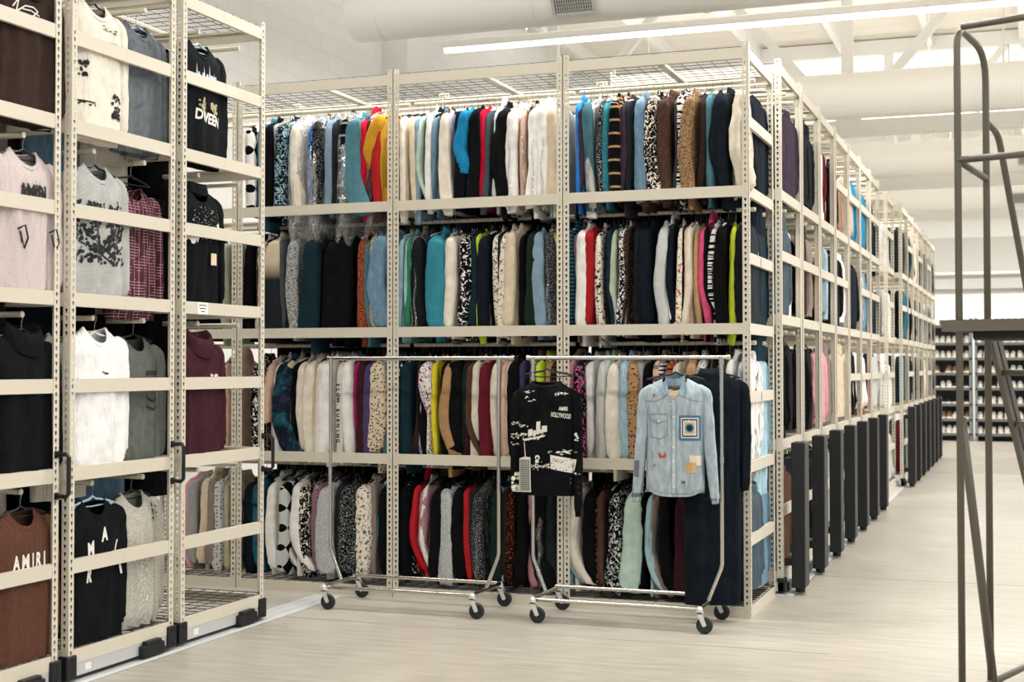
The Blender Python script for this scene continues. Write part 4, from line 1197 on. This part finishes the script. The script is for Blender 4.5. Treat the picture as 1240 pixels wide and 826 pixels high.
    for (u, ys, nm) in ((u1, (.29, .74), 'first'), (u2, (.29, .74), 'second'), (u3, (.29,), 'third')):
        for lev in range(4):
            if u == u3 and lev == 0: continue
            for j, yo in enumerate(ys):
                for k in range(5 if u != u3 else 4):
                    c = rnd.choice(cols) if k < 2 else rnd.choice(['black', 'navy', 'charcoal']); noun = rnd.choice(['shirt', 'sweatshirt', 'jacket', 'sweater'])
                    if u == u3: c = 'black'
                    lab = fresh('%s %s' % (c, noun), [' %s behind the display, %s mobile shelf, %s, %s rod' % (ordn(k+1), nm, LEVN[lev], ['near', 'far'][j])])
                    x = -.37-.13*k
                    if u == u1 and j == 0 and k == 0: x = -.14
                    garment(noun, lab, noun, 'garments behind the displayed ones', (XL+x, u+yo+rnd.uniform(-.02, .02), SZ[lev]+rnd.uniform(-.03, .02)), cloth(c, 'denim') if c == 'denim' else cloth(c), .1, .21, .92 if lev else .68, .66, .1, detail=0, seed=lev*31+j*7+k)

# ================================================================== ROLLING RACKS
def rack(x0, x1, e0, e1, label):
    yc, zr = -.33, 1.645
    t = empty('rolling_rack', ((x0+x1)/2, yc, 0), label, 'garment rack', 'rolling garment racks')
    hx = (x1-x0)/2; zb = .148
    g = MB(); g.tube([(-hx-e0, 0, zr), (hx+e1, 0, zr)], .0135, 14)
    for s, e in ((-1, e0), (1, e1)): g.cyl((s*(hx+e), 0, zr), 0, .0175, .02, 14)
    g.obj('hanging_rail', CHROME, t, 'auto')
    for s in (-1, 1):
        g = MB(); x = s*hx
        pts = [(x, 0, zr), (x, 0, .42), (x, 0, .36), (x-s*.006, 0, .325), (x-s*.075, 0, zb+.01)] if True else 0
        sgn = -s if True else s
        pts = [(x, 0, zr-.005), (x, 0, .45), (x, 0, .385), (x-s*.008, 0, .35), (x-s*.018, 0, .325), (x-s*.085, 0, zb+.012)]
        g.tube(pts, .0125, 14); g.tube([(x, 0, 1.0), (x, 0, 1.035)], .0155, 14); g.tube([(x, 0, zr-.035), (x, 0, zr+.006)], .0165, 14)
        g.obj('post', CHROME, t, 'auto')
        g = MB(); g.tube([(x-s*.085, -.25, zb), (x-s*.085, .25, zb)], .0135, 14); g.obj('end_bar', CHROME, t, 'auto')
        for sy in (-1, 1):
            cx, cy = x-s*.085+s*.0, sy*.25
            g = MB(); g.cyl((cx, cy, zb-.01), 2, .02, .03, 16, 0, .006); g.cyl((cx, cy, zb+.006), 2, .016, .012, 12, 0, .005)
            # fork
            for q in (-.016, .016):
                g.add([(cx-.018+q*0, cy+q-.0015, zb-.022), (cx+.018, cy+q-.0015, zb-.022), (cx+.045, cy+q-.0015, .052), (cx+.02, cy+q-.0015, .046), (cx-.018, cy+q+.0015, zb-.022), (cx+.018, cy+q+.0015, zb-.022), (cx+.045, cy+q+.0015, .052), (cx+.02, cy+q+.0015, .046)], [(0, 1, 2, 3), (7, 6, 5, 4), (0, 4, 5, 1), (1, 5, 6, 2), (2, 6, 7, 3), (3, 7, 4, 0)])
            g.box(cx-.02, cy-.0175, zb-.03, cx+.02, cy+.0175, zb-.02)
            g.cyl((cx+.03, cy, .052), 1, .009, .04, 10)
            c = g.obj('caster', ZINC, t, 'auto')
            g = MB(); g.cyl((cx+.03, cy, .05), 1, .05, .026, 28, 0, .006); g.obj('wheel', RUB, c, 'auto')
    L = hx-.085
    for y, z in ((-.2, zb-.012), (.2, zb+.012)):
        g = MB(); g.tube([(-L, y, z), (L, y, z)], .0125, 14); g.obj('base_bar', CHROME, t, 'auto')
    return t

def build_racks():
    rack(at(400, 600, 1, -.33).x, at(604, 600, 1, -.33).x, .012, .10, 'empty chrome rolling garment rack in front of the third and middle bays')
    x2, x3 = at(645.5, 600, 1, -.33).x, at(874, 600, 1, -.33).x
    rack(x2, x3, .03, .045, 'chrome rolling garment rack carrying the black sweater and the denim shirt')
    rnd = random.Random(4); G = 'garments on the rolling rack'
    zr = 1.645
    # black sweater with white city prints, facing the camera
    cx = at(661.5, 470, 1, -.345); sh = 1.480
    o = garment('sweater', 'black sweater with white city skyline prints facing out on the rolling rack', 'sweater', G, (cx.x, -.345, sh), cloth('090b0f'), T=.11, W=.185, L=.71, SL=.70, SLr=.84, sT=.08, detail=2, seed=12, rz=-pi/2+.06, dip=.03, wide=.036, flare=.2, fold=.35, neck=.09)
    def px(u, v): return ((600+u/4.858-661.5)/193, -(440+v/4.858-465.5)/193)
    Wt = []
    def pq(*p): return [px(*q) for q in p]
    for (a, b, c, d) in ((175, 175, 232, 168), (178, 205, 218, 203), (205, 226, 245, 220), (370, 188, 440, 184), (385, 182, 425, 176), (100, 372, 146, 362), (150, 380, 205, 372), (98, 425, 172, 420), (94, 450, 132, 442), (90, 485, 130, 481), (95, 360, 130, 356), (120, 430, 185, 424)):
        y0, z0 = px(a, b); y1, z1 = px(c, d); Wt += scratch(rnd, (y0+y1)/2, (z0+z1)/2, abs(y1-y0)*1.1, .014, 7, math.atan2(z1-z0, y1-y0))
    bld = [((198, 440), (228, 432), (228, 392), (200, 398)), ((232, 440), (250, 430), (248, 400), (230, 402)), ((250, 425), (276, 418), (276, 346), (252, 350)), ((284, 412), (318, 408), (318, 372), (286, 374)), ((270, 420), (290, 415), (290, 395), (272, 395)), ((160, 455), (310, 428), (300, 438), (175, 466))]
    Wt += [pq(*b) for b in bld]
    for i in range(14): Wt += scratch(rnd, *px(rnd.uniform(170, 310), rnd.uniform(415, 455)), .05, .01, 2, .15)
    Wt += [pq((138, 770), (216, 770), (214, 562), (180, 558), (140, 570))]; Wt += [pq((172, 470), (176, 470), (184, 560), (178, 560))]
    for (u, v, r) in ((105, 690, 14), (125, 665, 14), (130, 690, 10), (100, 715, 8), (258, 562, 15), (255, 585, 12)): Wt.append(disc(*px(u, v), r/4.858/193))
    Wt += [pq((94, 768), (140, 772), (140, 735), (115, 728), (92, 740))]
    for i in range(24): u = 92+i*5.2; Wt.append(pq((u, 742), (u+4, 742), (u+1+rnd.uniform(-4, 4), 722+rnd.uniform(-6, 6))))
    Wt += [pq((337, 545), (495, 572), (478, 655), (340, 628))]
    for i in range(26): Wt += scratch(rnd, *px(rnd.uniform(220, 330), rnd.uniform(592, 632)), .05, .012, 2, rnd.uniform(-1, 1))
    for i in range(12): Wt += scratch(rnd, *px(rnd.uniform(345, 480), rnd.uniform(515, 540)), .09, .008, 2, -.12)
    Wt += scratch(rnd, *px(492, 655), .05, .012, 5, 0)+scratch(rnd, *px(455, 690), .02, .07, 8, 1.4)+scratch(rnd, *px(505, 740), .01, .09, 10, 1.55)+blobs(rnd, *px(492, 432), .02, .06, 10, .004, .01)
    decal(o, 'skyline_print', Wt, WPRINT, [text_at('AMIRI', .032, *px(415, 272), -.05, .68, 1.1, bold=.0008), text_at('HOLLYWOOD', .034, *px(400, 312), -.12, .56, 1.25, bold=.0006)], off=.003)
    K = []
    for r in range(17):
        z = 580+r*11; K.append(pq((144, z), (210, z-1), (210, z+2), (144, z+3)))
    for u in range(150, 210, 8): K.append(pq((u, 575), (u+2, 575), (u+2, 765), (u, 765)))
    for i in range(60): K += scratch(rnd, *px(rnd.uniform(350, 475), rnd.uniform(565, 640)), .03, .01, 1, rnd.uniform(-1.5, 1.5))
    K += [disc(*px(258, 566), .008)]
    for i in range(16): K += scratch(rnd, *px(rnd.uniform(200, 318), rnd.uniform(370, 430)), .02, .01, 1, 1.5)
    decal(o, 'dark_linework', K, KPRINT, off=.0062)
    hanger('black', (cx.x, -.33, zr+.0), 'black hanger holding the black skyline sweater on the rolling rack', G+' hangers', 1, -pi/2+.06)
    # denim shirt
    cx = at(817.5, 470, 1, -.40); sh = 1.505; zc = 459.6
    dn = cloth('a6b4bc', 'denim')
    o = garment('shirt', 'pale denim shirt with patches and a square crochet panel on the rolling rack', 'shirt', G, (cx.x, -.40, sh), dn, T=.115, W=.178, L=.71, SL=.745, sT=.075, detail=2, seed=15, rz=-pi/2+.03, dip=.075, wide=.044, splay=.045, flare=.1, fold=.35, collar='crew', curvehem=.05, cuff=.8)
    for c in list(o.children):
        if c.name.startswith('collar'): bpy.data.objects.remove(c)
    def px2(u, v): return ((755+u/4.858-817.5)/190, -(440+v/4.858-zc)/190)
    def pr(*p): return [px2(*q) for q in p]
    dd = cloth('8299a6', 'denim'); dl = cloth('b0bec5', 'denim'); 
    # collar: stand and two points, real folded pieces
    for s in (-1, 1):
        P = [px2(305+s*q[0], q[1]) for q in ((36, 97), (52, 88), (78, 140), (62, 190), (36, 172))]
        g = MB(); vs = []
        for off, sc in ((.062, 1), (.052, .96)):
            for i, (y, z) in enumerate(P): vs.append((off-(.05 if i < 2 else 0)+(0 if sc == 1 else -.004), y*1, z))
        n = 5; g.add(vs, [tuple(range(n)), tuple(range(2*n-1, n-1, -1))]+[(i, (i+1) % n, n+(i+1) % n, n+i) for i in range(n)]); g.obj('collar_point', dd, o)
    g = MB(); g.loft([[(.040*math.cos(a)-.005, .062*math.sin(a), .02+h-(.035 if math.cos(a) > 0 else 0)*math.cos(a)) for a in [2*pi*j/20 for j in range(20)]] for h in (-.02, .022)], 0, False, False); g.obj('collar_stand', dd, o, True)
    decal(o, 'neck_label', [pr((278, 138), (332, 138), (332, 158), (278, 158))], KPRINT, off=-.03)
    decal(o, 'neck_facing', [pr((268, 150), (305, 222), (342, 150), (330, 128), (280, 128))], plain('tan facing', 'b7a48e', .9), off=.0025)
    decal(o, 'placket', [pr((296, 735), (318, 735), (318, 205), (296, 205))], dl, off=.004)
    se = []
    for u in (295, 319): se += stroke([px2(u, 205), px2(u, 735)], .0022)
    se += stroke(pr((168, 285), (270, 285), (270, 405), (222, 426), (172, 412), (168, 285)), .0035)+stroke(pr((168, 318), (220, 338), (268, 318)), .0035)
    se += stroke(pr((140, 212), (205, 215), (248, 192)), .003)+stroke(pr((470, 215), (400, 205), (372, 190)), .003)+stroke(pr((130, 165), (150, 300), (148, 640)), .0025)+stroke(pr((478, 165), (470, 300), (470, 660)), .0025)+stroke(pr((150, 690), (220, 728), (305, 732), (400, 730), (460, 700)), .003)
    decal(o, 'stitching', se, plain('blue thread', '71899a', .8), off=.0052)
    def ringpoly(y, z, w, h): return quad(y-w, z-h, y+w, z+h)
    c0 = px2(397, 362); k = 1/4.858/190
    for nm, hw, hh, col, of in (('crochet_border', 65, 76, '3f7796', .006), ('crochet_panel', 53, 62, 'd8d4cf', .0072), ('crochet_panel', 46, 54, '1d2733', .0078), ('crochet_panel', 40, 46, 'dccfc6', .0084), ('crochet_panel', 30, 34, 'aeb9a0', .009)):
        decal(o, nm, [ringpoly(c0[0], c0[1], hw*k*.92, hh*k*.92)], plain('yarn '+col, col, .9), off=of)
    decal(o, 'crochet_panel', [disc(*c0, 24*k, 16)], plain('yarn teal', '3a7488', .9), off=.0096); decal(o, 'crochet_panel', [disc(*c0, 16*k, 14)], plain('yarn navy', '131c33', .9), off=.0102)
    st = [quad(c0[0]+x*k-.0018, c0[1]+y*k-.0018, c0[0]+x*k+.0018, c0[1]+y*k+.0018) for a in range(-40, 41, 10) for x, y in ((a, 50), (a, -50), (47, a*1.1), (-47, a*1.1))]
    decal(o, 'crochet_stitches', st, plain('yarn pink', 'd9b3ad', .9), off=.0098)
    decal(o, 'butterfly_patch', [pr((240, 520), (222, 500), (218, 515), (226, 535), (238, 530)), pr((242, 520), (260, 500), (263, 515), (254, 535), (242, 530))], plain('red thread', 'b23a30', .8), off=.006); decal(o, 'butterfly_spot', [disc(*px2(232, 515), .004), disc(*px2(250, 515), .004)], plain('gold thread', 'd9b07a', .8), off=.0072)
    decal(o, 'flower_patch', [disc(*px2(193, 575), .008, 8)], plain('rose thread', 'b9636e', .8), off=.006)
    decal(o, 'cream_patch', [pr((395, 572), (461, 572), (461, 516), (395, 516))], cloth('e3dac6'), off=.005); decal(o, 'tan_patch', [pr((378, 612), (434, 612), (434, 556), (378, 556))], cloth('cfae7c', 'plaid', 'd8bd90', 'bf9c6a'), off=.0065)
    decal(o, 'flower_patch', blobs(rnd, *px2(188, 182), .02, .02, 9, .003, .006)+blobs(rnd, *px2(362, 670), .025, .02, 10, .003, .006), plain('olive thread', '6f6747', .8), off=.006)
    decal(o, 'sleeve_patch', [pr((74, 550), (104, 552), (100, 645), (72, 640))], cloth('6d6a7a', 'speckle', '88859a'), off=.006)
    for (u, v) in ((308, 300), (308, 385), (308, 470), (308, 550), (308, 625), (308, 692), (220, 325), (393, 322), (288, 230)):
        decal(o, 'button', [disc(*px2(u, v), .0055, 10)], plain('pearl button', 'f0ede6', .3), off=.012)
    for s, (u0, u1, v0, v1) in ((-1, (58, 132, 735, 748)), (1, (465, 548, 755, 757))):
        decal(o, 'cuff_fringe', [quad(px2(u0, 0)[0]+i*(u1-u0)/14*k-.0012, px2(0, v1)[1]-.012, px2(u0, 0)[0]+i*(u1-u0)/14*k+.0012, px2(0, v0)[1]) for i in range(14)], KPRINT, off=.004)
    hanger('black', (cx.x, -.385, zr-.02), 'black hanger holding the patched denim shirt', G+' hangers', 1, -pi/2+.03)
    # long navy coat behind it
    cx = at(862, 470, 1, -.2)
    o = garment('coat', 'long dark navy coat hanging at the rack end behind the denim shirt', 'coat', G, (cx.x, -.195, 1.535), cloth('0c151e'), T=.12, W=.185, L=1.42, SL=.72, sT=.09, detail=2, seed=17, rz=-pi/2+.42, dip=.03, wide=.042, flare=-1.5, fold=.8, collar='shirt')
    hanger('black', (cx.x, -.205, zr-.01), 'black hanger holding the long navy coat', G+' hangers', 1, -pi/2+.42)

# ================================================================== LADDER
def build_ladder():
    A = at(1162, 444, 1, -2.05); A = CAM+(A-CAM)*(6.5/((A-CAM).dot(fw))); 
    th = math.atan2(-.094, .276)
    t = empty('rolling_ladder', (A.x, A.y, 0), 'grey brown steel warehouse ladder with platform and handrails beside the aisle', 'ladder', None, th)
    # local: x = along the rails (out of the picture), y = away from the camera (stair direction), origin at the near post's foot
    W, Dp = .72, .36; r = .0165; zp = 1.80; zt = 3.17; zm = 2.545
    def tube(name, pts, rad=r, parent=t, k=12):
        g = MB(); g.tube(pts, rad, k); return g.obj(name, TUBE, parent, True)
    def bend(a, b, c, q=.09, n=5):
        a, b, c = Vector(a), Vector(b), Vector(c); p = b+(a-b).normalized()*q; e = b+(c-b).normalized()*q
        return [tuple(p*(1-u)**2+b*2*u*(1-u)+e*u*u) for u in [i/n for i in range(n+1)]]
    for x, nm in ((0, 0), (W, 1)):
        # inverted U side frame: near upright, over the top, down the far upright
        tube('guard_frame', [(x, 0, .06)]+bend((x, 0, .06), (x, 0, zt), (x, Dp, zt-.06), .1)+bend((x, 0, zt), (x, Dp, zt-.06), (x, Dp, .1), .14)+[(x, Dp, .06)])
        tube('side_rail', [(x, 0, zm), (x, Dp, zm-.05)])
        tube('brace', [(x, .02, 1.35), (x, Dp+.04, .05)], .021)
        # stair handrail from the far upright
        tube('handrail', [(x, Dp, zt-.40)]+bend((x, Dp, zt-.40), (x, Dp+.16, zt-.43), (x, Dp+1.05, zt-2.15), .07)+[(x, Dp+1.0, zt-2.05), (x, Dp+1.06, zt-2.2)])
        # stringer, flat bar
        g = MB(); a = Vector((x, Dp+.02, zp-.03)); b = Vector((x, Dp+1.15, .06)); d = (b-a).normalized(); n = Vector((0, d.z, -d.y))*.022
        for o_ in (0, .075):
            e = Vector((0, o_, .0)); g.add([(p+e+q).to_tuple() for p in (a, b) for q in (n+Vector((-.012, 0, 0)), n+Vector((.012, 0, 0)), -n+Vector((.012, 0, 0)), -n+Vector((-.012, 0, 0)))], [(0, 1, 2, 3), (7, 6, 5, 4), (0, 4, 5, 1), (1, 5, 6, 2), (2, 6, 7, 3), (3, 7, 4, 0)])
        g.obj('stringer', TUBE, t)
        g = MB(); g.cyl((x, 0, .045), 0, .045, .03, 18, 0, .006); g.obj('wheel', RUB, t, 'auto')
        g = MB(); g.cyl((x, Dp, .03), 2, .025, .06, 12, 0, .006); g.obj('foot_pad', RUB, t, 'auto')
        g = MB(); g.cyl((x, Dp+1.17, .03), 2, .022, .06, 12, 0, .006); g.obj('foot_pad', RUB, t, 'auto')
    tube('guard_rail', [(.02, .01, zt-.004), (W-.02, .01, zt-.004)]); tube('guard_rail', [(0, 0, zm), (W, 0, zm)])
    g = MB(); g.box(-.07, -.03, zp-.03, W+.07, Dp+.08, zp, 0, .004); g.box(-.07, -.035, zp-.05, W+.07, -.025, zp+.0); 
    for x in (-.07, W+.058): g.box(x, -.03, zp-.05, x+.012, Dp+.08, zp-.03)
    p = g.obj('platform', TUBE, t)
    g = MB()
    rnd = random.Random(2)
    for i in range(30):
        for j in range(2):
            x = -.06+i*(W+.12)/30; y = .0+j*.2; g.box(x, y, zp, x+.012, y+.1, zp+.006)
    g.obj('grip_tread_pattern', TUBE, p)
    g = MB(); g.box(.04, .05, zp-.09, W-.04, Dp-.02, zp-.03, 0, .01); g.obj('platform_support', BLK, p)
    for i in range(1, 7):
        f = i/7; z = zp*(1-f)+.03; y = Dp+.02+1.13*f
        g = MB(); g.box(.012, y-.02, z-.03, W-.012, y+.16, z, 0, .005); g.obj('step', TUBE, t)
    tube('base_bar', [(0, 0, .07), (0, Dp+1.12, .07)]); tube('base_bar', [(W, 0, .07), (W, Dp+1.12, .07)])

# ================================================================== FAR SHOE SHELVES
def shoe_mesh(mat, sole):
    g = MB(); rings = []
    prof = [(-.135, .028, .055), (-.12, .036, .085), (-.06, .037, .10), (-.02, .038, .09), (.04, .042, .062), (.09, .044, .05), (.125, .034, .04), (.14, .015, .03)]
    for y, w, h in prof:
        rings.append([(w*sgp(math.cos(a), .7), y, .022+max(0, .5+.5*math.sin(a))*(h)) for a in [2*pi*j/14 for j in range(14)]])
    g.loft(rings, 0)
    rr = []
    pts = [(w*1.08*s, y*1.03) for s in (1,) for y, w, h in prof]+[(-w*1.08, y*1.03) for y, w, h in prof[::-1]]
    g.loft([[(x, y, 0) for x, y in pts], [(x, y, .026) for x, y in pts]], 1)
    return g.mesh('shoe', [mat, sole], 'auto')
def far_shelves():
    gm = plain('dark grey steel', '6d6d69', .5); wm = plain('white shoe leather', 'e9e4da', .6); wt = plain('white sole', 'f0ede6', .7); bm_ = plain('black shoe leather', '1f2023', .5); tm = plain('tan shoe leather', '8d6c4e', .6)
    Y = 22.6
    sm = {'white': shoe_mesh(wm, wt), 'black': shoe_mesh(bm_, wt), 'tan': shoe_mesh(tm, wt)}
    rnd = random.Random(8)
    zs = [.17, .48, .80, 1.14, 1.46, 1.78, 2.10, 2.48]
    for k, (x0, x1) in enumerate(((-.55, .52), (.58, 1.72), (1.78, 2.9))):
        t = empty('shoe_shelving', (x0, Y, 0), ['grey steel shoe shelving just past the last aisle unit', 'grey steel shoe shelving full of white shoes seen through the ladder', 'grey steel shoe shelving behind the ladder stairs'][k], 'shelving', 'shoe shelves at the far wall')
        for x in (0, x1-x0-.05):
            for y in (0, .5):
                g = MB(); g.box(x, y, 0, x+.05, y+.05, 2.62); g.obj('upright', plain('blue grey upright', '7d8588', .5), t)
        for z in zs:
            g = MB(); g.box(0, .0, z-.06, x1-x0, .55, z, 0, .008); g.obj('shelf', gm, t)
        g = MB(); g.box(0, .545, 0, x1-x0, .555, 2.6); g.obj('back_panel', plain('dark back panel', '4a4a4a', .7), t)
        for li, z in enumerate(zs):
            n = 8
            for i in range(n):
                c = 'white'
                if k == 0: c = ['white', 'tan', 'black', 'black', 'tan', 'white', 'white', 'white'][li] if rnd.random() < .8 else 'white'
                elif rnd.random() < .05: c = 'black'
                if rnd.random() < .08: continue
                o = link('shoe', sm[c], None, (x0+.10+i*(x1-x0-.2)/(n-1), Y+.17, z), pi+rnd.uniform(-.12, .12))
                s = rnd.uniform(.95, 1.1); o.scale = (1.25*s, s, 1.25*s)
                tag(o, 'small %s shoe lined up on the steel shoe shelving at the end wall' % c, 'shoe', '%s shoes on the far shelving' % c)

# ================================================================== BUILD
build_room(); build_ducts(); build_shelves(); build_front(); build_rear(); end_garments(); aisle_rows(); wall_side(); build_racks(); build_ladder(); far_shelves()

# ---- camera, world, view
cd = bpy.data.cameras.new('camera'); cam = bpy.data.objects.new('camera', cd); C.objects.link(cam)
M = Matrix((rt, up, -fw)).transposed().to_4x4(); M.translation = CAM; cam.matrix_world = M
cd.sensor_width = 36; cd.lens = F_PX/1240*36; cd.shift_y = -SHIFT/1240; cd.clip_end = 200
cd.dof.use_dof = True; cd.dof.focus_distance = 8.7; cd.dof.aperture_fstop = 3.5
bpy.context.scene.camera = cam
w = bpy.data.worlds.new('world'); bpy.context.scene.world = w; w.use_nodes = True
w.node_tree.nodes['Background'].inputs[0].default_value = (.92, .96, 1, 1); w.node_tree.nodes['Background'].inputs[1].default_value = .52
sc = bpy.context.scene
sc.view_settings.view_transform = 'Standard'; sc.view_settings.look = 'None'; sc.view_settings.gamma = 1; sc.view_settings.use_curve_mapping = False; sc.view_settings.exposure = .42
sc.cycles.use_denoising = True; sc.cycles.max_bounces = 8; sc.cycles.diffuse_bounces = 4; sc.cycles.transparent_max_bounces = 16
